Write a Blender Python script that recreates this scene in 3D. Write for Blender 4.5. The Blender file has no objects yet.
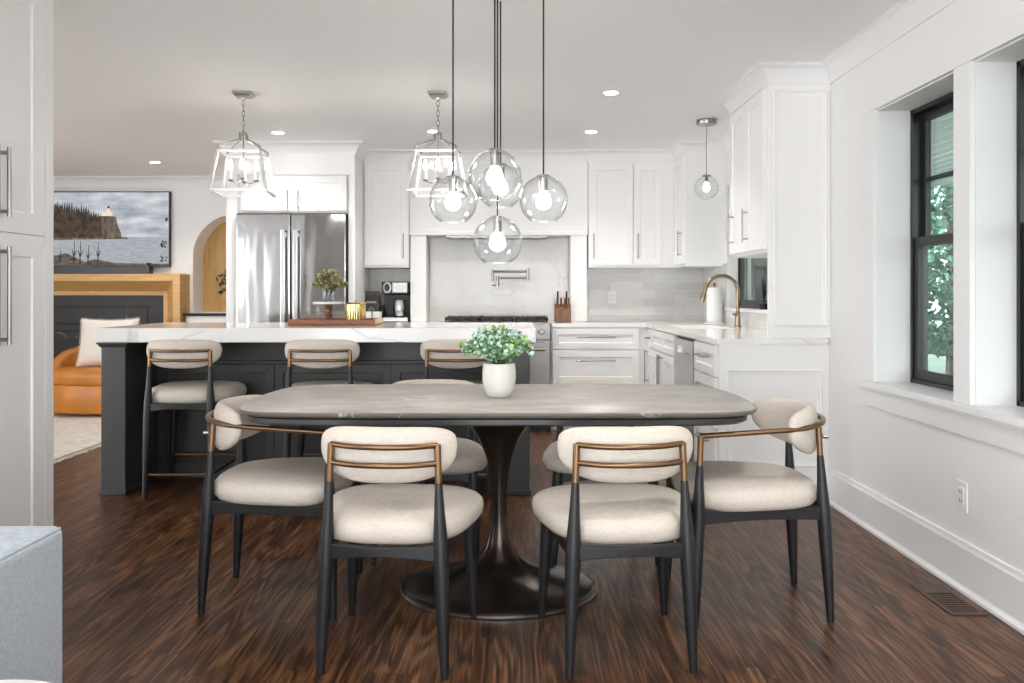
import bpy, bmesh, math, random
from mathutils import Vector, Matrix
random.seed(7)
scn = bpy.context.scene
COL = scn.collection
PI = math.pi
F = 830.0; VX = 513.0; VY = 294.0; CH = 1.166
def P(x, y, Y):
    s = Y / F
    return Vector(((x - VX) * s, Y, CH - (y - VY) * s))

# ------------------------------------------------------------------ materials
def new_mat(name):
    m = bpy.data.materials.new(name); m.use_nodes = True
    nt = m.node_tree; b = nt.nodes['Principled BSDF']
    return m, nt, b
def N(nt, t, **kw):
    n = nt.nodes.new(t)
    for k, v in kw.items():
        if k in n.inputs.keys() if hasattr(n.inputs, 'keys') else False: n.inputs[k].default_value = v
        else: setattr(n, k, v)
    return n
def mat(name, col, rough=0.5, metal=0.0, bump=0.0, bscale=200.0, var=0.0, vscale=4.0, coat=0.0, spec=0.5, sheen=0.0, stretch=(1,1,1)):
    m, nt, b = new_mat(name); L = nt.links
    b.inputs['Base Color'].default_value = (*col, 1); b.inputs['Roughness'].default_value = rough
    b.inputs['Metallic'].default_value = metal; b.inputs['Coat Weight'].default_value = coat
    b.inputs['Specular IOR Level'].default_value = spec; b.inputs['Sheen Weight'].default_value = sheen
    tc = N(nt, 'ShaderNodeTexCoord'); mp = N(nt, 'ShaderNodeMapping'); mp.inputs['Scale'].default_value = stretch
    L.new(tc.outputs['Object'], mp.inputs['Vector'])
    if var:
        n = N(nt, 'ShaderNodeTexNoise'); n.inputs['Scale'].default_value = vscale; n.inputs['Detail'].default_value = 4
        L.new(mp.outputs[0], n.inputs['Vector'])
        r = N(nt, 'ShaderNodeValToRGB'); r.color_ramp.elements[0].position = .3; r.color_ramp.elements[1].position = .7
        r.color_ramp.elements[0].color = (*[c*(1-var) for c in col], 1); r.color_ramp.elements[1].color = (*[min(1, c*(1+var)) for c in col], 1)
        L.new(n.outputs['Fac'], r.inputs[0]); L.new(r.outputs[0], b.inputs['Base Color'])
    if bump:
        n = N(nt, 'ShaderNodeTexNoise'); n.inputs['Scale'].default_value = bscale; n.inputs['Detail'].default_value = 3
        L.new(mp.outputs[0], n.inputs['Vector'])
        bp = N(nt, 'ShaderNodeBump'); bp.inputs['Strength'].default_value = bump; bp.inputs['Distance'].default_value = .004
        L.new(n.outputs['Fac'], bp.inputs['Height']); L.new(bp.outputs[0], b.inputs['Normal'])
    return m
def emis(name, col, s):
    m, nt, b = new_mat(name)
    b.inputs['Base Color'].default_value = (*col, 1)
    b.inputs['Emission Color'].default_value = (*col, 1); b.inputs['Emission Strength'].default_value = s
    return m
def glass(name, tint=(1,1,1), edge=.5, rough=.02, ior=1.45):
    m = bpy.data.materials.new(name); m.use_nodes = True; nt = m.node_tree; nt.nodes.clear(); L = nt.links
    o = N(nt, 'ShaderNodeOutputMaterial'); mix = N(nt, 'ShaderNodeMixShader')
    t = N(nt, 'ShaderNodeBsdfTransparent'); t.inputs[0].default_value = (*tint, 1)
    g = N(nt, 'ShaderNodeBsdfGlossy'); g.inputs['Roughness'].default_value = rough
    lw = N(nt, 'ShaderNodeLayerWeight'); lw.inputs['Blend'].default_value = .5
    pw = N(nt, 'ShaderNodeMath', operation='POWER'); pw.inputs[1].default_value = 3.0
    mm = N(nt, 'ShaderNodeMath', operation='MULTIPLY_ADD'); mm.inputs[1].default_value = edge; mm.inputs[2].default_value = .03
    L.new(lw.outputs['Facing'], pw.inputs[0]); L.new(pw.outputs[0], mm.inputs[0]); L.new(mm.outputs[0], mix.inputs[0])
    L.new(t.outputs[0], mix.inputs[1]); L.new(g.outputs[0], mix.inputs[2]); L.new(mix.outputs[0], o.inputs[0])
    return m
def ramp(nt, stops):
    r = N(nt, 'ShaderNodeValToRGB'); e = r.color_ramp.elements
    e[0].position, e[0].color = stops[0][0], (*stops[0][1], 1); e[1].position, e[1].color = stops[-1][0], (*stops[-1][1], 1)
    for p, c in stops[1:-1]:
        k = e.new(p); k.color = (*c, 1)
    return r

def wood_floor():
    m, nt, b = new_mat('oak_floor_stained_dark'); L = nt.links
    def mth(op, a, c=None, d=None):
        n = N(nt, 'ShaderNodeMath', operation=op)
        for k, v in enumerate((a, c, d)):
            if v is None: continue
            if isinstance(v, (int, float)): n.inputs[k].default_value = v
            else: L.new(v, n.inputs[k])
        return n.outputs[0]
    def comb(x, y, z=None):
        n = N(nt, 'ShaderNodeCombineXYZ')
        for k, v in enumerate((x, y, z)):
            if v is None: continue
            if isinstance(v, (int, float)): n.inputs[k].default_value = v
            else: L.new(v, n.inputs[k])
        return n.outputs[0]
    tc = N(nt, 'ShaderNodeTexCoord'); sx = N(nt, 'ShaderNodeSeparateXYZ'); L.new(tc.outputs['Object'], sx.inputs[0])
    PWD = .0635
    xr = mth('DIVIDE', sx.outputs['X'], PWD); row = mth('FLOOR', xr); fx = mth('FRACT', xr)
    wn = N(nt, 'ShaderNodeTexWhiteNoise', noise_dimensions='1D'); L.new(row, wn.inputs['W'])
    yr = mth('ADD', mth('DIVIDE', sx.outputs['Y'], 1.15), mth('MULTIPLY', wn.outputs['Value'], 7.3)); pl = mth('FLOOR', yr); fy = mth('FRACT', yr)
    w2 = N(nt, 'ShaderNodeTexWhiteNoise', noise_dimensions='2D'); L.new(comb(row, pl), w2.inputs['Vector'])
    rnd = w2.outputs['Value']; off = mth('MULTIPLY', rnd, 37.0)
    # long soft contour grain (cathedrals) + fine pores
    g = N(nt, 'ShaderNodeTexNoise'); g.inputs['Scale'].default_value = 1; g.inputs['Detail'].default_value = 1.2; g.inputs['Roughness'].default_value = .5
    L.new(comb(mth('MULTIPLY_ADD', sx.outputs['X'], 11.0, off), mth('MULTIPLY_ADD', sx.outputs['Y'], .95, off), off), g.inputs['Vector'])
    ring = mth('SINE', mth('MULTIPLY', g.outputs['Fac'], 62.0))
    p = N(nt, 'ShaderNodeTexNoise'); p.inputs['Scale'].default_value = 1; p.inputs['Detail'].default_value = 3
    L.new(comb(mth('MULTIPLY_ADD', sx.outputs['X'], 170.0, off), mth('MULTIPLY', sx.outputs['Y'], 5.0), off), p.inputs['Vector'])
    q = N(nt, 'ShaderNodeTexNoise'); q.inputs['Scale'].default_value = 1; q.inputs['Detail'].default_value = 3
    L.new(comb(mth('MULTIPLY', sx.outputs['X'], 9.0), mth('MULTIPLY', sx.outputs['Y'], 2.4), off), q.inputs['Vector'])
    v = mth('ADD', mth('MULTIPLY', ring, .10), mth('ADD', mth('MULTIPLY', p.outputs['Fac'], .65), mth('MULTIPLY', q.outputs['Fac'], .35)))
    r = ramp(nt, [(.28,(.013,.0054,.0027)), (.42,(.050,.0195,.0085)), (.55,(.108,.045,.018)), (.72,(.22,.105,.047))])
    L.new(v, r.inputs[0])
    hv = N(nt, 'ShaderNodeHueSaturation'); L.new(r.outputs[0], hv.inputs['Color'])
    mr = N(nt, 'ShaderNodeMapRange'); mr.inputs['To Min'].default_value = .68; mr.inputs['To Max'].default_value = 1.32
    L.new(rnd, mr.inputs['Value']); L.new(mr.outputs[0], hv.inputs['Value'])
    seam = mth('MAXIMUM', mth('LESS_THAN', mth('MINIMUM', fx, mth('SUBTRACT', 1.0, fx)), .012), mth('LESS_THAN', fy, .0014))
    mx = N(nt, 'ShaderNodeMixRGB', blend_type='MULTIPLY'); mx.inputs['Color2'].default_value = (.35,.3,.3,1)
    L.new(seam, mx.inputs['Fac']); L.new(hv.outputs[0], mx.inputs['Color1']); L.new(mx.outputs[0], b.inputs['Base Color'])
    b.inputs['Roughness'].default_value = .36; b.inputs['Specular IOR Level'].default_value = .35
    bp = N(nt, 'ShaderNodeBump'); bp.inputs['Strength'].default_value = .2; bp.inputs['Distance'].default_value = .0015
    L.new(v, bp.inputs['Height']); L.new(bp.outputs[0], b.inputs['Normal'])
    return m
def veined(name, base, vein, vs=1.3, rough=.15, cloud=None, stretch=(1,1,1), fac=.6, width=.012, rot=(.3,.5,.6), wave=None):
    m, nt, b = new_mat(name); L = nt.links
    tc = N(nt, 'ShaderNodeTexCoord'); mp = N(nt, 'ShaderNodeMapping'); mp.inputs['Scale'].default_value = stretch; mp.inputs['Rotation'].default_value = rot
    L.new(tc.outputs['Object'], mp.inputs['Vector'])
    n = N(nt, 'ShaderNodeTexNoise'); n.inputs['Scale'].default_value = vs; n.inputs['Detail'].default_value = 5; n.inputs['Distortion'].default_value = .6
    n.inputs['Roughness'].default_value = .45
    L.new(mp.outputs[0], n.inputs['Vector'])
    s = N(nt, 'ShaderNodeMath', operation='SUBTRACT'); s.inputs[1].default_value = .5; L.new(n.outputs['Fac'], s.inputs[0])
    a = N(nt, 'ShaderNodeMath', operation='ABSOLUTE'); L.new(s.outputs[0], a.inputs[0])
    mr = N(nt, 'ShaderNodeMapRange'); mr.inputs['From Max'].default_value = width; mr.inputs['To Min'].default_value = fac; mr.inputs['To Max'].default_value = 0
    L.new(a.outputs[0], mr.inputs['Value'])
    n3 = N(nt, 'ShaderNodeTexNoise'); n3.inputs['Scale'].default_value = vs*.9; L.new(tc.outputs['Object'], n3.inputs['Vector'])
    g = N(nt, 'ShaderNodeMapRange'); g.inputs['From Min'].default_value = .42; g.inputs['From Max'].default_value = .62
    L.new(n3.outputs['Fac'], g.inputs['Value'])
    ml = N(nt, 'ShaderNodeMath', operation='MULTIPLY'); L.new(mr.outputs[0], ml.inputs[0]); L.new(g.outputs[0], ml.inputs[1])
    mx = N(nt, 'ShaderNodeMixRGB'); mx.inputs['Color1'].default_value = (*base, 1); mx.inputs['Color2'].default_value = (*vein, 1)
    L.new(ml.outputs[0], mx.inputs['Fac'])
    if cloud:
        n2 = N(nt, 'ShaderNodeTexNoise'); n2.inputs['Scale'].default_value = cloud[1]; n2.inputs['Detail'].default_value = 7; n2.inputs['Roughness'].default_value = .65
        L.new(mp.outputs[0], n2.inputs['Vector'])
        r = ramp(nt, [(.3, cloud[0]), (.7, base)]); L.new(n2.outputs['Fac'], r.inputs[0]); L.new(r.outputs[0], mx.inputs['Color1'])
    L.new(mx.outputs[0], b.inputs['Base Color']); b.inputs['Roughness'].default_value = rough
    return m
def tiles():
    m, nt, b = new_mat('pale_grey_long_tile'); L = nt.links
    tc = N(nt, 'ShaderNodeTexCoord'); sx = N(nt, 'ShaderNodeSeparateXYZ'); L.new(tc.outputs['Object'], sx.inputs[0])
    ad = N(nt, 'ShaderNodeMath', operation='ADD'); L.new(sx.outputs['X'], ad.inputs[0]); L.new(sx.outputs['Y'], ad.inputs[1])
    cx = N(nt, 'ShaderNodeCombineXYZ'); L.new(ad.outputs[0], cx.inputs['X']); L.new(sx.outputs['Z'], cx.inputs['Y'])
    br = N(nt, 'ShaderNodeTexBrick'); br.inputs['Scale'].default_value = 1; br.inputs['Brick Width'].default_value = .3; br.inputs['Row Height'].default_value = .075
    br.inputs['Mortar Size'].default_value = .0018; br.offset = .37
    br.inputs['Color1'].default_value = (.60,.59,.575,1); br.inputs['Color2'].default_value = (.72,.71,.695,1); br.inputs['Mortar'].default_value = (.74,.74,.73,1)
    L.new(cx.outputs[0], br.inputs['Vector'])
    n = N(nt, 'ShaderNodeTexNoise'); n.inputs['Scale'].default_value = 6; n.inputs['Detail'].default_value = 5
    mp = N(nt, 'ShaderNodeMapping'); mp.inputs['Scale'].default_value = (1,1,5); L.new(tc.outputs['Object'], mp.inputs['Vector']); L.new(mp.outputs[0], n.inputs['Vector'])
    mx = N(nt, 'ShaderNodeMixRGB', blend_type='OVERLAY'); mx.inputs['Fac'].default_value = .2
    L.new(br.outputs['Color'], mx.inputs['Color1']); L.new(n.outputs['Fac'], mx.inputs['Color2']); L.new(mx.outputs[0], b.inputs['Base Color'])
    b.inputs['Roughness'].default_value = .25
    bp = N(nt, 'ShaderNodeBump'); bp.inputs['Strength'].default_value = .3; bp.inputs['Distance'].default_value = .002; bp.invert = True
    L.new(br.outputs['Fac'], bp.inputs['Height']); L.new(bp.outputs[0], b.inputs['Normal'])
    return m
def grainy(name, c1, c2, stretch, rough=.45, scale=3.0):
    m, nt, b = new_mat(name); L = nt.links
    tc = N(nt, 'ShaderNodeTexCoord'); mp = N(nt, 'ShaderNodeMapping'); mp.inputs['Scale'].default_value = stretch
    L.new(tc.outputs['Object'], mp.inputs['Vector'])
    n = N(nt, 'ShaderNodeTexNoise'); n.inputs['Scale'].default_value = scale; n.inputs['Detail'].default_value = 5; n.inputs['Distortion'].default_value = .5
    L.new(mp.outputs[0], n.inputs['Vector'])
    r = ramp(nt, [(.3, c1), (.7, c2)]); L.new(n.outputs['Fac'], r.inputs[0]); L.new(r.outputs[0], b.inputs['Base Color'])
    b.inputs['Roughness'].default_value = rough
    return m
def weave(name, col, scale=420, var=.07, bump=.3, rough=.95):
    m, nt, b = new_mat(name); L = nt.links
    tc = N(nt, 'ShaderNodeTexCoord')
    outs = []
    for st in ((1, 1, .12), (.12, .12, 1)):
        mp = N(nt, 'ShaderNodeMapping'); mp.inputs['Scale'].default_value = st; L.new(tc.outputs['Object'], mp.inputs['Vector'])
        n = N(nt, 'ShaderNodeTexNoise'); n.inputs['Scale'].default_value = scale; n.inputs['Detail'].default_value = 2; L.new(mp.outputs[0], n.inputs['Vector']); outs.append(n)
    a = N(nt, 'ShaderNodeMath', operation='ADD'); L.new(outs[0].outputs['Fac'], a.inputs[0]); L.new(outs[1].outputs['Fac'], a.inputs[1])
    mr = N(nt, 'ShaderNodeMapRange'); mr.inputs['From Min'].default_value = .7; mr.inputs['From Max'].default_value = 1.3; L.new(a.outputs[0], mr.inputs['Value'])
    r = ramp(nt, [(0, tuple(c*(1-var*1.6) for c in col)), (1, tuple(min(1, c*(1+var)) for c in col))]); L.new(mr.outputs[0], r.inputs[0])
    L.new(r.outputs[0], b.inputs['Base Color']); b.inputs['Roughness'].default_value = rough; b.inputs['Specular IOR Level'].default_value = .15
    bp = N(nt, 'ShaderNodeBump'); bp.inputs['Strength'].default_value = bump; bp.inputs['Distance'].default_value = .002
    L.new(mr.outputs[0], bp.inputs['Height']); L.new(bp.outputs[0], b.inputs['Normal'])
    return m
def steel(name, col=(.56,.56,.57), rough=.22, wav=.0, brush=True):
    m, nt, b = new_mat(name); L = nt.links
    b.inputs['Base Color'].default_value = (*col, 1); b.inputs['Metallic'].default_value = 1; b.inputs['Roughness'].default_value = rough
    if wav:
        tc = N(nt, 'ShaderNodeTexCoord'); mp = N(nt, 'ShaderNodeMapping'); mp.inputs['Scale'].default_value = (1.5, 1.5, .35); L.new(tc.outputs['Object'], mp.inputs['Vector'])
        n = N(nt, 'ShaderNodeTexNoise'); n.inputs['Scale'].default_value = 4.2; n.inputs['Detail'].default_value = 1; L.new(mp.outputs[0], n.inputs['Vector'])
        bp = N(nt, 'ShaderNodeBump'); bp.inputs['Strength'].default_value = wav; bp.inputs['Distance'].default_value = .02
        L.new(n.outputs['Fac'], bp.inputs['Height']); L.new(bp.outputs[0], b.inputs['Normal'])
    return m

M = {}
M['wall'] = mat('white_wall_paint', (.87,.87,.865), .6, bump=.05, bscale=300)
M['ceil'] = mat('ceiling_paint', (.91,.91,.91), .7, bump=.04, bscale=200)
M['trim'] = mat('white_trim_paint', (.87,.87,.87), .38)
M['cab'] = mat('white_cabinet_paint', (.88,.875,.865), .36)
M['grey_reveal'] = mat('window_reveal_paint', (.80,.815,.80), .5)
M['floor'] = wood_floor()
M['table'] = veined('grey_brown_marble', (.58,.54,.50), (.85,.83,.80), 2.2, .30, cloud=((.32,.285,.255), 5.0), stretch=(1,2.2,2), fac=.8, width=.012, rot=(0,0,.25))
M['stone_edge'] = veined('dark_marble_edge', (.14,.125,.11), (.7,.68,.64), 5, .35, fac=.8, width=.01)
M['table_edge'] = mat('dark_table_underside', (.035,.035,.036), .35, var=.3, vscale=12)
M['pedestal'] = mat('dark_bronze_lacquer', (.06,.045,.037), .24, metal=.75)
M['black'] = mat('black_stained_wood', (.010,.0105,.0125), .42, bump=.05, bscale=150, stretch=(1,1,.1))
M['bronze'] = mat('brushed_bronze', (.23,.135,.072), .33, metal=.9)
M['fabric'] = weave('cream_linen_weave', (.67,.605,.535))
M['sofa'] = weave('grey_blue_wool', (.455,.505,.55), 520, .14, .3)
M['charcoal'] = mat('charcoal_island_paint', (.050,.050,.050), .36)
M['quartz'] = veined('white_quartz', (.86,.85,.83), (.52,.50,.47), .9, .12, fac=.6, width=.010)
M['marble'] = veined('white_marble_slab', (.70,.685,.66), (.36,.34,.32), 1.0, .14, cloud=((.60,.58,.56), 2.0), fac=.5, width=.006)
M['tile'] = tiles()
M['steel'] = steel('stainless_steel', (.40,.40,.395), .09, wav=.28)
M['steel_flat'] = steel('stainless_plain', (.50,.49,.48), .25)
M['range'] = steel('range_steel', (.25,.24,.23), .28)
M['nickel'] = steel('brushed_nickel', (.35,.335,.315), .28)
M['lantern'] = steel('bulb_lit_nickel', (.82,.82,.82), .38)  # cage bars look white under the bulbs; that light is in this colour
M['faucet'] = steel('champagne_bronze', (.33,.25,.175), .26)
M['chrome'] = steel('satin_chrome', (.68,.68,.69), .22)
M['blackp'] = mat('black_plastic', (.012,.012,.013), .35)
M['blackm'] = mat('black_iron', (.02,.02,.02), .5)
M['winblack'] = mat('black_window_frame', (.012,.013,.015), .35)
M['oak'] = grainy('honey_oak', (.58,.33,.105), (.70,.43,.17), (2, 2, 14), .42)
M['oakv'] = grainy('honey_oak_vertical', (.56,.32,.10), (.68,.42,.16), (14, 14, 1.2), .42)
M['slate'] = veined('black_slate', (.020,.0185,.017), (.35,.33,.30), 1.1, .5, fac=.7, width=.006)
M['firebox'] = mat('firebox_black', (.010,.010,.010), .55)
M['leather'] = mat('cognac_leather', (.50,.18,.022), .42, var=.16, vscale=5, bump=.25, bscale=60)
M['pillow'] = weave('ivory_fringed_cotton', (.80,.75,.68), 300, .05)
M['rug'] = weave('cream_wool_rug', (.66,.60,.52), 120, .14, .8)
M['traywood'] = grainy('red_brown_acacia', (.17,.048,.016), (.30,.10,.036), (4, 10, 10), .4)
M['endgrain'] = grainy('pale_end_grain', (.62,.45,.26), (.75,.58,.38), (4, 4, 4), .5)
M['walnut'] = grainy('walnut', (.13,.05,.022), (.26,.11,.05), (10, 10, 2), .4)
M['gold'] = steel('brushed_gold', (.75,.55,.24), .22)
M['ceramic'] = mat('white_ceramic', (.82,.81,.79), .3)
M['potc'] = mat('matte_off_white_ceramic', (.74,.72,.685), .55, bump=.06, bscale=120)
M['soil'] = mat('dark_soil', (.03,.022,.015), .9)
M['leafA'] = mat('leaf_mid_green', (.16,.38,.20), .5, var=.4, vscale=30)
M['leafB'] = mat('leaf_silver_green', (.60,.78,.68), .5, var=.25, vscale=30)
M['leafC'] = mat('leaf_lime', (.36,.55,.12), .5, var=.3, vscale=30)
M['oliveA'] = mat('dried_leaf_olive', (.17,.17,.07), .6, var=.4, vscale=40)
M['oliveB'] = mat('dried_leaf_straw', (.50,.44,.22), .6, var=.3, vscale=40)
M['stem'] = mat('plant_stem', (.12,.14,.06), .6)
M['tree'] = mat('tree_leaf', (.060,.150,.105), .6, var=.5, vscale=1.2)
M['tree2'] = mat('tree_leaf_light', (.13,.26,.19), .6, var=.4, vscale=1.5)
M['bark'] = mat('tree_bark', (.06,.045,.035), .8)
M['shed'] = mat('dark_stand_in_shed_paint', (.035,.037,.038), .6)  # dark colour of the made-up shed behind the sink window
M['lawn'] = mat('lawn', (.07,.11,.08), .9, var=.35, vscale=1.5)
M['bulb'] = emis('glowing_bulb', (1.0,.96,.91), 15)
M['candlebulb'] = emis('glowing_candle_bulb', (1.0,.93,.85), 22)
M['down'] = emis('downlight_lens', (1.0,.97,.93), 22)
M['candle'] = mat('ivory_candle_sleeve', (.85,.80,.70), .5)
M['glass'] = glass('clear_globe_glass', (.985,.99,.99), .85)
M['pane'] = glass('window_pane_green_tint', (.90,.965,.94), .35)
M['vase'] = glass('clear_vase_glass', (.90,.93,.93), .5)
M['lpane'] = glass('lantern_pane', (.98,.98,.98), .3)
M['plastic'] = mat('white_plastic', (.85,.85,.84), .35)
M['dark'] = mat('dark_slot', (.03,.03,.03), .6)
M['paper'] = mat('paper_towel', (.90,.90,.90), .9, bump=.3, bscale=180)
M['bag'] = mat('charcoal_foil_bag', (.045,.04,.038), .4, bump=.3, bscale=25)
M['baglabel'] = mat('bag_print_grey', (.42,.38,.35), .5)
M['cord'] = mat('black_fabric_cord', (.012,.012,.012), .6)
M['ventwood'] = grainy('vent_wood', (.035,.018,.010), (.10,.05,.028), (20, 2, 2), .4)
M['sinkm'] = steel('sink_steel', (.30,.29,.28), .3)

# ------------------------------------------------------------------ mesh helpers
def link(name, bm, m, parent=None, smooth=False, bevel=0, loc=None, rotz=None, seg=2):
    bmesh.ops.recalc_face_normals(bm, faces=bm.faces)
    me = bpy.data.meshes.new(name); bm.to_mesh(me); bm.free()
    for x in (m if isinstance(m, (list, tuple)) else [m]): me.materials.append(x)
    if smooth:
        for p in me.polygons: p.use_smooth = True
        if smooth != 'all':
            try: me.set_sharp_from_angle(angle=math.radians(smooth if isinstance(smooth, (int, float)) and smooth is not True else 40))
            except Exception: pass
    o = bpy.data.objects.new(name, me); COL.objects.link(o)
    if parent: o.parent = parent
    if loc is not None: o.location = loc
    if rotz is not None: o.rotation_euler = (0, 0, rotz)
    if bevel:
        md = o.modifiers.new('edge', 'BEVEL'); md.width = bevel; md.segments = seg; md.limit_method = 'ANGLE'; md.angle_limit = math.radians(35)
        md.harden_normals = False
    return o
def tag(o, label=None, cat=None, group=None, kind=None):
    if label: o['label'] = label
    if cat: o['category'] = cat
    if group: o['group'] = group
    if kind: o['kind'] = kind
    return o
def thing(name, label, cat, loc=(0,0,0), rotz=0, group=None):
    o = bpy.data.objects.new(name, None); COL.objects.link(o); o.empty_display_size = .1
    o.location = loc; o.rotation_euler = (0, 0, rotz)
    return tag(o, label, cat, group)
def dup(root, loc=None, rotz=None, label=None, group=None):
    r = root.copy(); COL.objects.link(r)
    if loc is not None: r.location = loc
    if rotz is not None: r.rotation_euler = (0, 0, rotz)
    if label: r['label'] = label
    if group: r['group'] = group
    for ch in list(root.children):
        c = ch.copy(); COL.objects.link(c); c.parent = r
        for g in list(ch.children):
            d = g.copy(); COL.objects.link(d); d.parent = c
    return r
def BM(): return bmesh.new()
def box(bm, x0, x1, y0, y1, z0, z1, mi=0):
    vs = [bm.verts.new((x, y, z)) for x in (x0, x1) for y in (y0, y1) for z in (z0, z1)]
    for f in ((0,1,3,2),(4,6,7,5),(0,4,5,1),(2,3,7,6),(0,2,6,4),(1,5,7,3)):
        fc = bm.faces.new([vs[i] for i in f]); fc.material_index = mi
    return bm
def prism(bm, pts, a, b, axis='y', mi=0):
    """pts 2D polygon, extruded from a to b along axis. axis y: pts=(x,z); x: (y,z); z: (x,y)"""
    def v(p, t): return {'y': (p[0], t, p[1]), 'x': (t, p[0], p[1]), 'z': (p[0], p[1], t)}[axis]
    A = [bm.verts.new(v(p, a)) for p in pts]; B = [bm.verts.new(v(p, b)) for p in pts]
    fs = [bm.faces.new(A), bm.faces.new(B[::-1])]
    for i in range(len(pts)):
        j = (i+1) % len(pts); fs.append(bm.faces.new((A[i], B[i], B[j], A[j])))
    for f in fs: f.material_index = mi
    return bm
def catmull(pts, n=8, closed=False):
    out = []; P_ = [Vector(p) for p in pts]; k = len(P_)
    rng = range(k) if closed else range(k-1)
    for i in rng:
        p1, p2 = P_[i], P_[(i+1) % k]
        p0 = P_[(i-1) % k] if closed or i > 0 else p1*2 - p2
        p3 = P_[(i+2) % k] if closed or i+2 < k else p2*2 - p1
        for j in range(n):
            t = j/n
            out.append(.5*((2*p1)+(-p0+p2)*t+(2*p0-5*p1+4*p2-p3)*t*t+(-p0+3*p1-3*p2+p3)*t**3))
    if not closed: out.append(P_[-1])
    return out
def tube(bm, pts, r, seg=12, closed=False, mi=0, square=False, up=None):
    pts = [Vector(p) for p in pts]; n = len(pts)
    rr = r if isinstance(r, (list, tuple)) and len(r) == n else [r]*n
    rings = []; nrm = None
    for i in range(n):
        if closed: t = pts[(i+1) % n] - pts[i-1]
        else: t = pts[min(i+1, n-1)] - pts[max(i-1, 0)]
        t.normalize()
        if nrm is None:
            a = Vector(up) if up else (Vector((0,0,1)) if abs(t.z) < .9 else Vector((0,1,0)))
            nrm = (a - t*a.dot(t)).normalized()
        else:
            nrm = (nrm - t*nrm.dot(t)).normalized()
        bi = t.cross(nrm); q = rr[i]
        ra, rb = q if isinstance(q, (tuple, list)) else (q, q)
        ring = []
        for k in range(seg):
            a = 2*PI*(k+.5)/seg
            if square:
                ca = [(1,1),(-1,1),(-1,-1),(1,-1)][k]
                ring.append(bm.verts.new(pts[i] + nrm*ca[0]*ra + bi*ca[1]*rb))
            else: ring.append(bm.verts.new(pts[i] + nrm*math.cos(a)*ra + bi*math.sin(a)*rb))
        rings.append(ring)
    m = n if closed else n-1
    for i in range(m):
        A, B = rings[i], rings[(i+1) % n]
        for k in range(seg):
            f = bm.faces.new((A[k], A[(k+1) % seg], B[(k+1) % seg], B[k])); f.material_index = mi
    if not closed:
        bm.faces.new(rings[0]).material_index = mi; bm.faces.new(rings[-1][::-1]).material_index = mi
    return bm
def beam(bm, pts, w, h, mi=0): return tube(bm, pts, (h/2, w/2) if True else 0, seg=4, square=True, mi=mi)
def lathe(bm, prof, cx=0, cy=0, seg=32, sx=1, sy=1, mi=0, z0=0):
    rings = []
    for r, z in prof:
        if r <= 1e-6: rings.append([bm.verts.new((cx, cy, z+z0))])
        else: rings.append([bm.verts.new((cx+sx*r*math.cos(2*PI*k/seg), cy+sy*r*math.sin(2*PI*k/seg), z+z0)) for k in range(seg)])
    for A, B in zip(rings, rings[1:]):
        for k in range(seg):
            j = (k+1) % seg
            if len(A) == 1 and len(B) == 1: continue
            if len(A) == 1: f = bm.faces.new((A[0], B[j], B[k]))
            elif len(B) == 1: f = bm.faces.new((A[k], A[j], B[0]))
            else: f = bm.faces.new((A[k], A[j], B[j], B[k]))
            f.material_index = mi
    return bm
def cyl(bm, cx, cy, z0, z1, r, seg=24, mi=0): return lathe(bm, [(0,z0),(r,z0),(r,z1),(0,z1)], cx, cy, seg, mi=mi)
def rings_solid(bm, outline, rings, n=64, mi=0):
    """outline(theta)->(x,y); rings: list of (scale, z, cx, cy)"""
    R = []
    for r in rings:
        s, z = r[0], r[1]; cx, cy = (r[2], r[3]) if len(r) > 2 else (0, 0)
        if s < 1e-6: R.append([bm.verts.new((cx, cy, z))]); continue
        R.append([bm.verts.new((cx+s*(p[0]-cx), cy+s*(p[1]-cy), z)) for p in (outline(2*PI*k/n) for k in range(n))])
    for A, B in zip(R, R[1:]):
        for k in range(n):
            j = (k+1) % n
            if len(A) == 1: f = bm.faces.new((A[0], B[j], B[k]))
            elif len(B) == 1: f = bm.faces.new((A[k], A[j], B[0]))
            else: f = bm.faces.new((A[k], A[j], B[j], B[k]))
            f.material_index = mi
    return bm
def shaker(bm, x0, x1, z0, z1, y=0, t=.02, rail=.06, dep=.009, slab=False):
    """door front facing -y: outer face at y-t; recessed panel"""
    if slab: return box(bm, x0, x1, y-t, y, z0, z1)
    r = min(rail, (x1-x0)*.3, (z1-z0)*.3)
    box(bm, x0, x1, y-t+dep, y, z0, z1)
    o = [(x0,z0),(x1,z0),(x1,z1),(x0,z1)]; i = [(x0+r,z0+r),(x1-r,z0+r),(x1-r,z1-r),(x0+r,z1-r)]
    for k in range(4):
        j = (k+1) % 4
        a, b, c, d = o[k], o[j], i[j], i[k]
        f0 = [bm.verts.new((p[0], y-t, p[1])) for p in (a, b, c, d)]
        c2 = (i[j]); inn = [(p[0] + (.004 if p[0] < (x0+x1)/2 else -.004), p[1] + (.004 if p[1] < (z0+z1)/2 else -.004)) for p in (c, d)]
        b0 = [bm.verts.new((p[0], y-t+dep, p[1])) for p in (a, b, inn[0], inn[1])]
        bm.faces.new(f0)
        for u in range(4):
            w = (u+1) % 4; bm.faces.new((f0[u], b0[u], b0[w], f0[w]))
        bm.faces.new(b0[::-1])
    return bm
def bar_handle(bm, x, z, y, length, vert=True, r=.0055, out=.032):
    if vert:
        a, b = z - length/2, z + length/2
        tube(bm, [(x, y-out, a), (x, y-out, b)], r, 10)
        for q in (a+.02, b-.02): tube(bm, [(x, y, q), (x, y-out, q)], r*.9, 8)
    else:
        a, b = x - length/2, x + length/2
        tube(bm, [(a, y-out, z), (b, y-out, z)], r, 10)
        for q in (a+.02, b-.02): tube(bm, [(q, y, z), (q, y-out, z)], r*.9, 8)
    return bm
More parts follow.
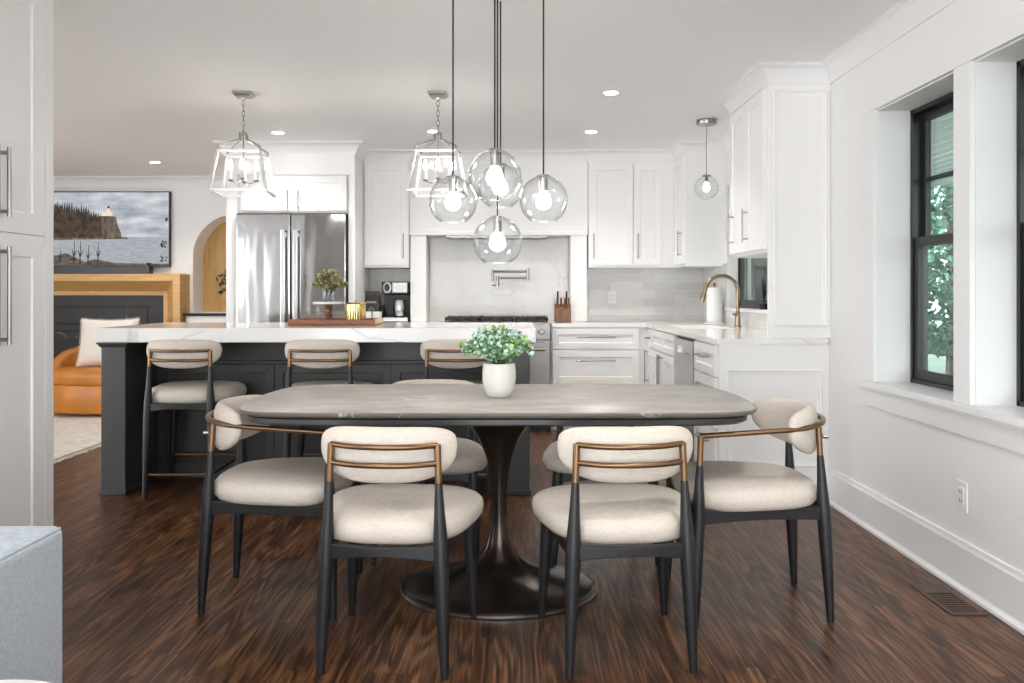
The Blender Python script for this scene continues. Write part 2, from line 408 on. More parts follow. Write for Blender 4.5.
def cabinet(name, label, cat, loc, rotz, w, d, h, fronts, body=None, m='cab', toe=0, group=None):
    """fronts: (kind, x0, x1, z0, z1, handle) handle=(x,z,len,vert)"""
    t = thing(name, label, cat, loc, rotz, group)
    b = BM()
    if toe: box(b, 0, w, .06, d, 0, toe); box(b, 0, w, 0, d, toe, h)
    else: box(b, 0, w, 0, d, 0, h)
    link('body', b, M[m], t)
    for fr in fronts:
        kind, x0, x1, z0, z1, hd = fr
        g = .0015
        b = shaker(BM(), x0+g, x1-g, z0+g, z1-g)
        dn = link(kind, b, M[m], t, bevel=.0012, seg=1)
        if hd: link('handle', bar_handle(BM(), hd[0], hd[1], -.02, hd[2], hd[3]), M['nickel'], dn, smooth=True)
    return t
def mould_frame(bm, x0, x1, z0, z1, y, w=.03, t=.014):
    """raised picture-frame moulding on a face looking -y at y"""
    prof = [(0, 0), (0, t*.6), (w*.25, t), (w*.5, t*.55), (w*.8, t*.5), (w, t*.2), (w, 0)]
    rings = []
    for off, hgt in prof:
        rings.append([bm.verts.new(p) for p in ((x0+off, y-hgt, z0+off), (x1-off, y-hgt, z0+off), (x1-off, y-hgt, z1-off), (x0+off, y-hgt, z1-off))])
    for A, B in zip(rings, rings[1:]):
        for k in range(4): bm.faces.new((A[k], A[(k+1)%4], B[(k+1)%4], B[k]))
    return bm
def sweep_wall(bm, path, prof, zbase, side=1):
    """mitred moulding along XY polyline; room on the left of travel if side=1"""
    n = len(path); cols = []
    for i in range(n):
        p = Vector(path[i])
        d0 = (Vector(path[i]) - Vector(path[i-1])).normalized() if i > 0 else None
        d1 = (Vector(path[i+1]) - Vector(path[i])).normalized() if i < n-1 else None
        if d0 is None: d0 = d1
        if d1 is None: d1 = d0
        n0 = Vector((-d0.y, d0.x))*side; n1 = Vector((-d1.y, d1.x))*side
        mt = (n0+n1); mt = mt / max(.2, mt.dot(n0))
        cols.append([bm.verts.new((p.x+mt.x*o, p.y+mt.y*o, zbase+z)) for o, z in prof])
    for A, B in zip(cols, cols[1:]):
        for k in range(len(prof)):
            j = (k+1) % len(prof)
            bm.faces.new((A[k], B[k], B[j], A[j]))
    bm.faces.new(cols[0]); bm.faces.new(cols[-1][::-1])
    return bm
def struct(name, bm, m, parent=None, **kw):
    o = link(name, bm, m, parent, **kw)
    if not parent: o['kind'] = 'structure'
    return o

# ------------------------------------------------------------------ room
CZ = 2.44; WX = 1.774; BY = 7.70; FY = 9.04; RY = -2.6; LX = -6.5
struct('floor', box(BM(), LX, WX+.0, RY, FY+.35, -.05, 0), M['floor'])
struct('ceiling', box(BM(), LX-.2, WX+.22, RY-.2, FY+.4, CZ, CZ+.1), M['ceil'])
# right wall with openings
W1 = (3.31, 4.03); W2 = (2.46, 3.18); WZ = (.736, 2.055); SW = (5.60, 6.88); SZ = (1.05, 2.06)
b = BM(); X0, X1 = WX, WX+.20
box(b, X0, X1, RY, W2[0], 0, CZ); box(b, X0, X1, W2[1], W1[0], 0, CZ); box(b, X0, X1, W1[1], SW[0], 0, CZ); box(b, X0, X1, SW[1], FY+.35, 0, CZ)
for (a, c), (z0, z1) in ((W2, WZ), (W1, WZ), (SW, SZ)):
    box(b, X0, X1, a, c, 0, z0); box(b, X0, X1, a, c, z1, CZ)
struct('wall_right', b, M['wall'])
struct('wall_back', box(BM(), -2.39, WX, BY, BY+.12, 0, CZ), M['wall'])
# far living wall with arched niche
AX0, AX1 = -3.485, -2.575; AC = (AX0+AX1)/2; AR = (AX1-AX0)/2; AS = 1.575; AB = .965
b = BM()
box(b, LX, AX0, FY, FY+.3, 0, CZ); box(b, AX1, WX, FY, FY+.3, 0, CZ); box(b, AX0, AX1, FY, FY+.3, 0, AB)
arc = [(AC+AR*math.cos(a), AS+AR*math.sin(a)) for a in [PI*i/32 for i in range(33)]]
for i in range(32):
    (xa, za), (xb, zb) = arc[i], arc[i+1]
    prism(b, [(xa, za), (xb, zb), (xb, CZ), (xa, CZ)], FY, FY+.3, 'y')
struct('wall_far', b, M['wall'])
b = BM(); box(b, AX0-.02, AX1+.02, FY+.3, FY+.32, AB-.02, AS+AR+.03)
struct('trim_1', b, M['oakv'])
struct('wall_left', box(BM(), LX-.15, LX, 5.6, FY+.3, 0, CZ), M['wall'])
b = BM(); box(b, LX-.15, LX, RY, 5.6, 0, .25); box(b, LX-.15, LX, RY, 5.6, 2.2, CZ)
for y in (-2.6, -.4, 1.8, 4.0): box(b, LX-.15, LX, y, y+.5, .25, 2.2)
struct('wall_left_windows', b, M['wall'])
# rear wall (behind the photographer) with made-up openings, slits placed for refrigerator reflections
b = BM(); box(b, LX, WX, RY-.15, RY, 2.25, CZ)
for x0, x1 in ((LX, -5.44), (-5.22, -3.68), (-3.53, -3.45), (-3.30, -2.9), (-1.2, -.9), (1.5, WX)): box(b, x0, x1, RY-.15, RY, 0, 2.25)
struct('wall_rear', b, M['wall'])
# kitchen/living return wall beside the refrigerator
struct('wall_return', box(BM(), -2.41, -2.39, BY-.0, FY, 0, CZ), M['wall'])
# baseboards
bp = [(0,0),(.028,0),(.028,.012),(.018,.024),(.016,.03),(.016,.172),(.012,.182),(.010,.196),(0,.198)]
struct('baseboard_right', sweep_wall(BM(), [(WX, RY), (WX, 4.655)], bp, 0), M['trim'])
struct('baseboard_far', sweep_wall(BM(), [(-4.0, FY), (LX, FY)], bp, 0), M['trim'])
# crown
cp = [(0,-.10),(.010,-.10),(.012,-.090),(.020,-.066),(.036,-.040),(.058,-.022),(.078,-.014),(.080,-.006),(.088,-.004),(.088,0),(0,0)]
path = [(WX,RY),(WX,4.632),(1.43,4.632),(1.43,5.422),(WX,5.422),(WX,6.97),(1.444,6.97),(1.444,7.37),(.668,7.37),(.668,7.42),(-.925,7.42),(-.925,7.37),(-1.327,7.37),(-1.327,6.97),(-2.41,6.97),(-2.41,FY),(LX,FY)]
struct('trim_2', sweep_wall(BM(), path, cp, CZ-.0005), M['trim'], smooth=35)
# window casing (near pair)
b = BM(); c = .021
box(b, WX-c, WX-.0005, W1[1]+.005, W1[1]+.10, WZ[0]+.004, WZ[1]+.005); box(b, WX-c, WX-.0005, W2[0]-.10, W2[0]-.005, WZ[0]+.004, WZ[1]+.005)
box(b, WX-c-.001, WX-.0005, W2[0]-.10, W1[1]+.10, WZ[1]+.0055, WZ[1]+.09)
box(b, WX-c, WX-.0005, W2[1]+.004, W1[0]-.004, WZ[0]+.004, WZ[1]+.005)
struct('trim_3', b, M['trim'], bevel=.003)
b = BM(); box(b, WX-.035, WX-.0005, W2[0]-.12, W1[1]+.125, WZ[0]-.0275, WZ[0]+.003)
for a_, c_ in (W1, W2): box(b, WX-.0004, WX+.154, a_+.0005, c_-.0005, WZ[0]+.0005, WZ[0]+.003)
box(b, WX-.022, WX-.0005, W2[0]-.11, W1[1]+.115, WZ[0]-.044, WZ[0]-.028)
box(b, WX-.012, WX-.0005, W2[0]-.10, W1[1]+.10, WZ[0]-.125, WZ[0]-.044)
struct('trim_4', b, M['trim'], bevel=.003)
def dbl_hung(name, y0, y1, z0, z1, xin):
    root = bpy.data.objects.new(name, None); COL.objects.link(root); root['kind'] = 'structure'
    b = BM(); t = .022
    for a in ((y0, y0+t, z0, z1), (y1-t, y1, z0, z1), (y0, y1, z0, z0+t), (y0, y1, z1-t, z1)): box(b, xin, xin+.075, *a)
    link('window_frame', b, M['winblack'], root)
    zm = (z0+z1)/2 + .02; sw = .038
    def sash(xa, za, zb, munt):
        b = BM(); ya, yb = y0+t, y1-t
        for q in ((ya, ya+sw, za, zb), (yb-sw, yb, za, zb), (ya+sw, yb-sw, za, za+.045), (ya+sw, yb-sw, zb-sw, zb)): box(b, xa, xa+.028, *q)
        if munt: box(b, xa+.003, xa+.025, ya+sw, yb-sw, (za+zb)/2-.010, (za+zb)/2+.010)
        s = link('sash', b, M['winblack'], root, bevel=.003)
        link('pane', box(BM(), xa+.012, xa+.016, ya+sw-.004, yb-sw+.004, za+.04, zb-sw+.004), M['pane'], s)
    sash(xin+.044, zm-.022, z1-t, True); sash(xin+.008, z0+t, zm+.022, False)
    return root
dbl_hung('window_1', W1[0], W1[1], WZ[0], WZ[1], WX+.155)
dbl_hung('window_2', W2[0], W2[1], WZ[0], WZ[1], WX+.155)
dbl_hung('window_3', SW[0], SW[1], SZ[0], SZ[1], WX+.09)

# ------------------------------------------------------------------ kitchen back run
CT = .915
UZ0, UZ1 = 1.40, CZ
UF = 7.37; BF = 7.08
gh = 'white shaker cabinets of the kitchen'
# refrigerator enclosure
b = BM(); t = thing('refrigerator_cabinet', 'tall white cabinet surround with two short doors above the steel refrigerator', 'cabinet', (-2.41, 6.97, 0))
W = 2.41-1.327
q_ = CZ-.001; box(b, 0, .095, 0, .729, 0, q_); box(b, W-.055, W, 0, .729, 0, q_); box(b, .095, W-.055, .015, .729, 1.846, q_); box(b, .095, W-.055, .70, .729, 0, 1.846)
link('body', b, M['cab'], t, bevel=.0015)
b = BM(); box(b, -.0, W, -.012, 0, 2.165, CZ-.001); link('frieze_board', b, M['cab'], t, bevel=.002)
xm = P(294, 0, 6.97).x + 2.41
for x0, x1, hx in ((.13, xm, xm-.045), (xm, W-.065, xm+.045)):
    d = link('door', shaker(BM(), x0+.002, x1-.002, 1.865, 2.158), M['cab'], t, bevel=.0012, seg=1)
    link('handle', bar_handle(BM(), hx, 1.955, -.02, .17, True), M['nickel'], d, smooth=True)
# refrigerator
fx0, fx1 = P(238.0,0,6.97).x, P(348.2,0,6.97).x
t = thing('refrigerator', 'stainless steel french door refrigerator set in the white tall cabinet', 'refrigerator', (fx0, 6.955, 0))
fw = fx1-fx0; fs = P(291.3,0,6.95).x - fx0
link('body', box(BM(), 0, fw, .04, .68, .02, 1.84), M['blackp'], t)
for x0, x1, hx in ((0, fs-.004, fs-.052), (fs+.004, fw-.012, fs+.052)):
    d = link('door', box(BM(), x0, x1, -.03, .035, .72, 1.836), M['steel'], t, bevel=.008, seg=3)
    h = BM(); box(h, hx-.017, hx+.017, -.092, -.070, .80, 1.70)
    for z in (.84, 1.66): box(h, hx-.012, hx+.012, -.07, -.03, z-.02, z+.02)
    link('handle', h, M['chrome'], d, bevel=.004)
d = link('freezer_drawer', box(BM(), 0, fw-.012, -.03, .035, .08, .71), M['steel'], t, bevel=.008, seg=3)
h = BM(); box(h, .1, fw-.1, -.092, -.07, .62, .65); box(h, .12, .15, -.07, -.03, .62, .65); box(h, fw-.15, fw-.12, -.07, -.03, .62, .65)
link('handle', h, M['chrome'], d, bevel=.004)
# left upper over coffee nook
x0, x1 = -1.325, -.927
cabinet('wall_cabinet', 'single door white wall cabinet above the coffee maker', 'cabinet', (x0, UF, UZ0), 0, x1-x0, BY-UF, UZ1-UZ0,
        [('door', .012, x1-x0-.008, .02, 2.325-UZ0, (x1-x0-.04, .19, .22, True))])
# range hood mantle
t = thing('range_hood', 'white mantel style range hood with pilasters framing the marble slab', 'range hood', (0,0,0))
hx0, hx1 = -.925, .668
b = BM(); box(b, hx0, hx1, 7.42, BY, 1.72, CZ); link('body', b, M['cab'], t, bevel=.002)
b = BM(); box(b, hx0, hx1, 7.40, BY, 1.69, 1.725); link('lower_moulding', b, M['cab'], t, bevel=.006)
for a, c in ((hx0+.008, -.775), (.515, hx1-.008)): link('pilaster', box(BM(), a, c, 7.42, BY-.001, CT+.002, 1.69), M['cab'], t, bevel=.002)
b = BM(); box(b, -.60, .31, 7.42, 7.66, 1.672, 1.689)
for k in range(6): box(b, -.56+k*.145, -.46+k*.145, 7.43, 7.64, 1.667, 1.672)
link('extractor_insert', b, M['range'], t)
# marble slab & tile
struct('wall_marble_slab', box(BM(), -.772, .512, BY-.02, BY-.001, CT+.001, 1.688), M['marble'])
struct('wall_tile_backsplash', box(BM(), .672, WX-.012, BY-.012, BY-.001, CT+.001, UZ0+.02), M['tile'])
struct('wall_tile_nook', box(BM(), -1.324, -.93, BY-.012, BY-.001, CT+.001, UZ0), M['tile'])
b = BM(); box(b, WX-.012, WX-.001, SW[1], BY-.013, CT+.001, UZ0+.02); box(b, WX-.012, WX-.001, 4.70, SW[1], CT+.001, SZ[0]-.02)
struct('wall_tile_sink', b, M['tile'])
b = BM(); box(b, WX-.016, WX-.0005, SW[0]-.02, SW[1]+.02, SZ[0]-.02, SZ[0]+.003); box(b, WX-.0004, WX+.089, SW[0]+.001, SW[1]-.001, SZ[0]+.0005, SZ[0]+.003); struct('trim_5', b, M['trim'], bevel=.002)
# right uppers
ux = [.672, P(632.8,0,UF).x, 1.375]
cabinet('wall_cabinet', 'white wall cabinet right beside the range hood, handle low on its hood side', 'cabinet', (ux[0], UF, UZ0), 0, ux[1]-ux[0], BY-UF, UZ1-UZ0,
        [('door', .008, ux[1]-ux[0]-.003, .02, 2.325-UZ0, (.04, .19, .22, True))])
cabinet('wall_cabinet', 'narrower white wall cabinet between the hood side cabinet and the corner', 'cabinet', (ux[1], UF, UZ0), 0, 1.444-ux[1], BY-UF, UZ1-UZ0,
        [('door', .003, ux[2]-ux[1]-.06, .02, 2.325-UZ0, (.04, .19, .22, True))])
cabinet('wall_cabinet', 'white corner wall cabinet on the window wall with a plain side facing the room', 'cabinet', (1.444, UF-.003, UZ0), -PI/2, .397, WX-1.444-.001, UZ1-UZ0,
        [('door', .03, .39, .02, 2.325-UZ0, (.345, .19, .22, True))])
# right near uppers with tall end panel
t = cabinet('wall_cabinet', 'two door white wall cabinet over the sink counter with a tall panelled end', 'cabinet', (1.43, 5.42, UZ0), -PI/2, .767, WX-1.43-.001, UZ1-UZ0,
        [('door', .012, .375, .02, 2.325-UZ0, (.115, .177, .20, True)), ('door', .378, .735, .02, 2.325-UZ0, (.43, .177, .20, True))])
b = BM(); box(b, .767, .787, -.004, WX-1.43-.001, CT+.003-UZ0, UZ1-UZ0)
ep = link('end_panel', b, M['cab'], t, bevel=.0015)
# moulding on the end panel: faces camera (-Y world)
b = BM(); mould_frame(b, .022, .325, .985, 2.30, 0, .032, .014)
mf = link('moulding', b, M['cab'], ep, smooth=30); mf.location = (.787, 0, -UZ0); mf.rotation_euler = (0, 0, PI/2)
# base cabinets, back run
bx0, bx1 = P(551.2,0,BF).x, P(640,0,BF).x
w = bx1-bx0
cabinet('base_cabinet', 'three drawer white base cabinet between the range and the corner', 'cabinet', (bx0, BF, 0), 0, w, BY-BF-.02, CT-.031,
        [('drawer', .01, w-.008, .695, .875, (w/2, .80, .33, False)), ('drawer', .01, w-.008, .40, .69, (w/2, .60, .33, False)), ('drawer', .01, w-.008, .11, .395, (w/2, .31, .33, False))], toe=.10)
struct('trim_6', box(BM(), bx1, 1.16, BF-.004, BF+.02, 0, CT-.031), M['cab'])
cabinet('base_cabinet', 'white base cabinet under the coffee maker, behind the island', 'cabinet', (-1.325, BF, 0), 0, .72, BY-BF-.02, CT-.031,
        [('drawer', .01, .71, .695, .875, (.36, .79, .3, False)), ('door', .01, .36, .11, .69, (.31, .58, .2, True)), ('door', .36, .71, .11, .69, (.41, .58, .2, True))], toe=.10)
# right run (front faces -X) local x = BFy - Y
RX = 1.16
def rl(Y): return 7.055-Y
Lr = 7.055-4.655
D = WX-RX-.001
cabinet('base_cabinet', 'slim white base cabinet in the inside corner with drawer over door', 'cabinet', (RX, 7.055, 0), -PI/2, .245, D, CT-.031,
        [('drawer', .03, .24, .72, .875, (.135, .80, .12, False)), ('door', .03, .24, .11, .715, (.07, .56, .28, True))], toe=.1)
cabinet('base_cabinet', 'white sink base cabinet beside the dishwasher with two doors', 'cabinet', (RX, 6.81, 0), -PI/2, .94, D, CT-.031-.0,
        [('drawer', .005, .47, .72, .875, None), ('drawer', .47, .935, .72, .875, None), ('door', .005, .47, .11, .715, (.43, .56, .28, True)), ('door', .47, .935, .11, .715, (.51, .56, .28, True))], toe=.1)
cabinet('base_cabinet', 'white drawer stack at the peninsula end, nearest the dining table', 'cabinet', (RX, 5.24, 0), -PI/2, .565, D, CT-.031,
        [('drawer', .01, .54, .695, .875, (.275, .80, .28, False)), ('drawer', .01, .54, .40, .69, (.275, .62, .28, False)), ('drawer', .01, .54, .11, .395, (.275, .31, .28, False))], toe=.1)
t = thing('dishwasher', 'stainless dishwasher built in between sink cabinet and drawer stack', 'dishwasher', (RX, 5.865, 0), -PI/2)
b = BM(); box(b, .005, .615, .0, .57, .10, .875); box(b, .005, .615, .06, .57, .0, .10); link('body', b, M['blackp'], t)
b = BM(); box(b, .006, .614, -.022, 0, .11, .77); box(b, .006, .614, -.022, 0, .815, .862); box(b, .006, .12, -.022, 0, .77, .815); box(b, .50, .614, -.022, 0, .77, .815); box(b, .12, .50, -.004, 0, .77, .815)
link('door', b, M['steel_flat'], t)
# peninsula end panel
t = thing('peninsula_end_panel', 'white end panel with raised square moulding under the peninsula worktop', 'panel', (RX-.004, 4.652, 0))
PW = WX-RX+.003
link('board', box(BM(), 0, PW, 0, .02, 0, CT-.031), M['cab'], t)
link('moulding', mould_frame(BM(), .045, PW-.04, .195, .745, 0, .032, .014), M['cab'], t, smooth=30)
b = BM(); box(b, -.001, PW, -.010, 0, .0, .105); link('skirting', b, M['cab'], t, bevel=.003)
# worktops
t = thing('worktop', 'white stone worktop running along the back wall and round to the sink peninsula', 'worktop', (0,0,0))
b = BM(); z0, z1 = CT-.03, CT
SKX = (1.235, 1.60); SKY = (5.98, 6.70)
box(b, bx0+.002, WX-.014, BF-.025, BY-.014, z0, z1)
box(b, 1.135, SKX[0], 4.628, BF-.025, z0, z1); box(b, SKX[1], WX-.014, 4.628, BF-.025, z0, z1)
box(b, SKX[0], SKX[1], 4.628, SKY[0], z0, z1); box(b, SKX[0], SKX[1], SKY[1], BF-.025, z0, z1)
bmesh.ops.remove_doubles(b, verts=b.verts, dist=1e-5)
link('slab', b, M['quartz'], t)
tag(link('nook_worktop', box(BM(), -1.325, -.602, BF-.025, BY-.014, z0, z1), M['quartz'], bevel=.002), 'short white stone worktop under the coffee maker beside the refrigerator', 'worktop')
b = BM(); s0, s1 = SKX; q0, q1 = SKY
for a in ((s0-.01, s0, q0, q1, .68, z0-.001), (s1, s1+.01, q0, q1, .68, z0-.001), (s0, s1, q0-.01, q0, .68, z0-.001), (s0, s1, q1, q1+.01, .68, z0-.001), (s0, s1, q0, q1, .67, .68)): box(b, *a)
tag(link('sink', b, M['sinkm']), 'undermount steel sink sunk in the white worktop below the small pendant', 'sink')
# range
t = thing('range_cooker', 'stainless gas range with black grates under the white hood', 'range', (-.600, 7.03, 0))
rw = .918
link('body', box(BM(), 0, rw, .02, .64, .05, .90), M['range'], t)
link('control_panel', box(BM(), 0, rw, -.03, .02, .775, .915), M['range'], t, bevel=.008)
b = BM(); box(b, 0, rw, -.01, .64, .9, .925); link('cooktop', b, M['range'], t, bevel=.004)
link('backguard', box(BM(), 0, rw, .62, .645, .925, .975), M['range'], t, bevel=.003)
b = BM()
for k in range(3):
    gx0 = .02+k*.295; gx1 = gx0+.288
    for yy in (.03, .17, .31, .45, .58): box(b, gx0, gx1, yy, yy+.014, .945, .962)
    for xx in (0, .09, .185, .274): box(b, gx0+xx, gx0+xx+.014, .03, .594, .947, .966)
    for xx in (.004, .274):
        for yy in (.03, .58): box(b, gx0+xx, gx0+xx+.012, yy, yy+.012, .925, .95)
link('grate', b, M['blackm'], t)
for k in range(6):
    b = BM(); x = .08+k*.152
    tube(b, [(x, -.03, .85), (x, -.045, .85), (x, -.046, .85), (x, -.075, .85)], [.03, .03, .022, .02], 20); kn = link('knob', b, M['range'], t, smooth=True)
d = link('oven_door', box(BM(), .006, rw-.006, -.02, .02, .17, .76), M['range'], t, bevel=.006)
b = BM(); tube(b, [(.05, -.075, .70), (rw-.05, -.075, .70)], .014, 14)
for x in (.09, rw-.09): tube(b, [(x, -.02, .70), (x, -.075, .70)], .010, 10)
link('handle', b, M['range'], d, smooth=True)
link('oven_window', box(BM(), .2, rw-.2, -.022, -.02, .3, .6), M['blackp'], d)
link('kick_plate', box(BM(), .01, rw-.01, .03, .05, .0, .05), M['blackp'], t)
# pot filler
Y = 7.60; t = thing('pot_filler', 'chrome folding pot filler tap on the marble above the range', 'tap', (0,0,0))
def pf(x, y, Y_=Y): return P(x, y, Y_)
b = BM(); a = pf(497.5, 284); tube(b, [(a.x, BY-.021, a.z), (a.x, BY-.03, a.z)], .03, 20); tube(b, [(a.x, BY-.03, a.z), (a.x, Y, a.z)], .014, 14)
tube(b, [(a.x, Y, a.z-.02), (a.x, Y, pf(0, 277).z+.01)], .017, 16)
link('valve_body', b, M['nickel'], t, smooth=True)
b = BM(); z = pf(0, 278).z; x2 = pf(528, 0).x; tube(b, [(a.x, Y, z), (x2, Y-.0, z)], .0105, 12); tube(b, [(x2, Y, z-.022), (x2, Y, pf(0, 269).z+.008)], .013, 14)
link('arm', b, M['nickel'], t, smooth=True)
b = BM(); z = pf(0, 271.5).z; x3 = pf(492.5, 0).x; tube(b, [(x2, Y, z), (x3, Y-.05, z)], .0105, 12); tube(b, [(x3, Y-.05, z+.015), (x3, Y-.05, z-.085)], .012, 14)
link('spout', b, M['nickel'], t, smooth=True)
b = BM(); tube(b, [(a.x, Y, a.z-.01), (a.x-.05, Y-.02, a.z-.012)], .006, 10); link('lever', b, M['nickel'], t, smooth=True)

# outlets
def outlet(loc, rotz, label, dark=False, w=.072, h=.118, name='wall_outlet'):
    t = thing(name, label, 'outlet', loc, rotz)
    link('cover_plate', box(BM(), -w/2, w/2, -.006, 0, -h/2, h/2), M['plastic'], t, bevel=.002)
    b = BM(); box(b, -.017, .017, -.009, -.006, -.034, .034); 
    for z in (-.018, .018):
        box(b, -.009, -.006, -.0098, -.009, z-.006, z+.006, 1); box(b, .006, .009, -.0098, -.009, z-.006, z+.006, 1)
    link('socket_insert', b, [M['plastic'], M['dark']], t)
    if dark:
        for z in (-.022, .022): link('plug', box(BM(), -.016, .016, -.035, -.0098, z-.014, z+.014), M['blackp'], t, bevel=.004)
    return t
outlet(P(612, 297.5, BY-.0125), 0, 'white wall outlet on the grey tiles right of the knife block')
outlet((WX-.001, 3.27, P(0, 496, 3.27).z), -PI/2, 'white wall outlet low on the wall below the window')
outlet((WX-.013, 7.03, 1.04), -PI/2, 'white wall outlet with black plugs on tiles behind the tap', True)

# knife block + knives
kx = P(562, 0, 7.45).x
t = thing('knife_block', 'walnut knife block on the worktop at the foot of the hood pilaster', 'knife block', (kx, 7.34, CT+.001))
b = BM(); prism(b, [(-.06, 0), (.075, 0), (.075, .15), (.02, .165), (-.06, .105)], -.07, .07, 'x'); link('block', b, M['walnut'], t, bevel=.003)
for i, (dx, dy, z0, hl, lab) in enumerate([(-.05,-.03,.128,.09,'short'), (-.017,-.03,.128,.09,'short'), (.017,-.03,.128,.09,'short'), (.05,-.03,.128,.09,'short'), (-.042,.04,.16,.115,'tall'), (.035,.04,.16,.115,'tall')]):
    k = thing('kitchen_knife', '', 'knife', (kx+dx, 7.34+dy, CT+z0), 0, 'knives standing in the walnut block')
    b = BM(); tube(b, [(0,0,0), (0,-.004,.02), (0,-.012,.055), (0,-.02,hl)], [(.011,.008),(.0105,.008),(.012,.009),(.011,.008)], 10); link('grip', b, M['walnut'] if i < 4 else M['blackp'], k, smooth=True)
    b = BM(); tube(b, [(0,0,-.004), (0,-.001,.006)], [(.012,.009),(.012,.009)], 10); link('bolster', b, M['chrome'], k, smooth=True)
    k['label'] = ['short wooden handled knife, front row of the knife block', 'black handled knife standing tall at the back of the knife block'][i >= 4]
# faucet
fb = Vector((1.70, 6.28, CT+.001))
t = thing('kitchen_faucet', 'tall bronze gooseneck kitchen faucet arching over the sink', 'faucet', fb)
b = BM(); lathe(b, [(0,0),(.028,0),(.028,.008),(.022,.012),(.020,.10),(.017,.115),(.014,.12),(0,.12)], seg=24); link('faucet_base', b, M['faucet'], t, smooth=35)
pts = [(0,0,.11),(0,0,.19),(0,0,.27)] + [(-.122+.122*math.cos(a), 0, .27+.118*math.sin(a)) for a in [PI*i/14 for i in range(1, 13)]] + [(-.248,0,.275),(-.255,0,.25)]
link('gooseneck', tube(BM(), pts, .0145, 16), M['faucet'], t, smooth=True)
b = BM(); tube(b, [(-.254,0,.255),(-.262,0,.225),(-.270,0,.19)], [.017,.020,.018], 16); link('spray_head', b, M['faucet'], t, smooth=35)
b = BM(); tube(b, [(0,0,.09), (-.03,-.035,.095), (-.055,-.065,.10)], [.012,.007,.006], 12); link('lever', b, M['faucet'], t, smooth=True)
# paper towel
pb = P(714.5, 0, 6.92); pb.z = CT+.001
t = thing('paper_towel_holder', 'paper towel roll standing on its white holder in the counter corner', 'paper towel', pb)
link('holder_plate', lathe(BM(), [(0,0),(.088,0),(.092,.004),(.088,.010),(0,.012)], seg=40), M['ceramic'], t, smooth=35)
link('rod', tube(BM(), [(0,0,.01),(0,0,.325)], .007, 12), M['walnut'], t, smooth=True)
link('finial', lathe(BM(), [(0,.32),(.012,.324),(.014,.332),(.008,.342),(0,.345)], seg=16), M['walnut'], t, smooth=True)
link('paper_roll', lathe(BM(), [(.02,.014),(.062,.014),(.064,.02),(.064,.298),(.062,.304),(.02,.304),(.02,.014)], seg=40), M['paper'], t, smooth=35)
# items on sink window sill
t = thing('sill_sprig', 'small dark spiky sprig on the sink window sill', 'plant', (WX+.045, 6.02, SZ[0]+.001))
link('pot', lathe(BM(), [(0,0),(.03,0),(.034,.045),(.028,.045),(0,.04)], seg=20), M['blackp'], t, smooth=35)
b = BM()
for k in range(26):
    a = random.uniform(0, 2*PI); r = random.uniform(.01, .035); hh = random.uniform(.07, .20); 
    tube(b, [(0,0,.04), (r*.4*math.cos(a), r*.4*math.sin(a), .04+hh*.5), (r*math.cos(a), r*1.6*math.sin(a), .04+hh)], [(.006,.003),(.008,.002),(.001,.001)], 6)
link('foliage', b, M['blackp'], t, smooth=True)

# coffee nook
cx0 = P(382, 0, 7.38).x
t = thing('coffee_maker', 'steel and black twin brewer coffee maker in the nook beside the hood pilaster', 'coffee maker', (cx0, 7.36, CT+.001))
cw = .232
b = BM(); box(b, 0, cw, .02, .28, .0, .045); box(b, 0, cw, .16, .28, .045, .25); box(b, 0, cw, .0, .28, .25, .36); link('housing', b, M['blackp'], t, bevel=.006)
link('base_plate', box(BM(), .002, cw-.002, .008, .02, .006, .042), M['chrome'], t, bevel=.002)
b = BM(); box(b, .095, cw-.004, -.006, 0, .262, .352); link('control_panel', b, M['nickel'], t, bevel=.002)
b = BM(); 
for r_, z in ((.040, .0),): 
    lathe(b, [(0,0),(.034,0),(.036,.008),(0,.010)], seg=28)
o = link('pod_bay', b, M['nickel'], t, smooth=35); o.location = (.05, 0, .305); o.rotation_euler = (PI/2, 0, 0); o.scale = (1, 1.35, 1)
b = BM(); lathe(b, [(0,.0),(.026,0),(.024,.006),(0,.007)], seg=24); o = link('pod_lid', b, M['blackp'], t, smooth=35); o.location = (.05, -.008, .308); o.rotation_euler = (PI/2, 0, 0); o.scale = (1, 1.35, 1)
b = BM()
for ix in range(3):
    for iz in range(2): lathe(b, [(0,0),(.009,0),(.008,.004),(0,.005)], cx=.118+ix*.042, cy=.285+iz*.036, seg=14)
o = link('buttons', b, M['plastic'], t, smooth=True); o.rotation_euler = (PI/2, 0, 0); o.location = (0, -.006, 0)
b = BM(); lathe(b, [(0,0),(.046,0),(.050,.01),(.050,.09),(.044,.13),(.038,.15),(0,.155)], seg=28); o = link('carafe', b, M['chrome'], t, smooth=35); o.location = (.145, .085, .047)
b2 = BM(); tube(b2, catmull([(.04,-.0,.14),(.085,-.0,.13),(.088,0,.06),(.05,0,.03)], 6), (.007,.010), 8); link('carafe_handle', b2, M['blackp'], o, smooth=True)
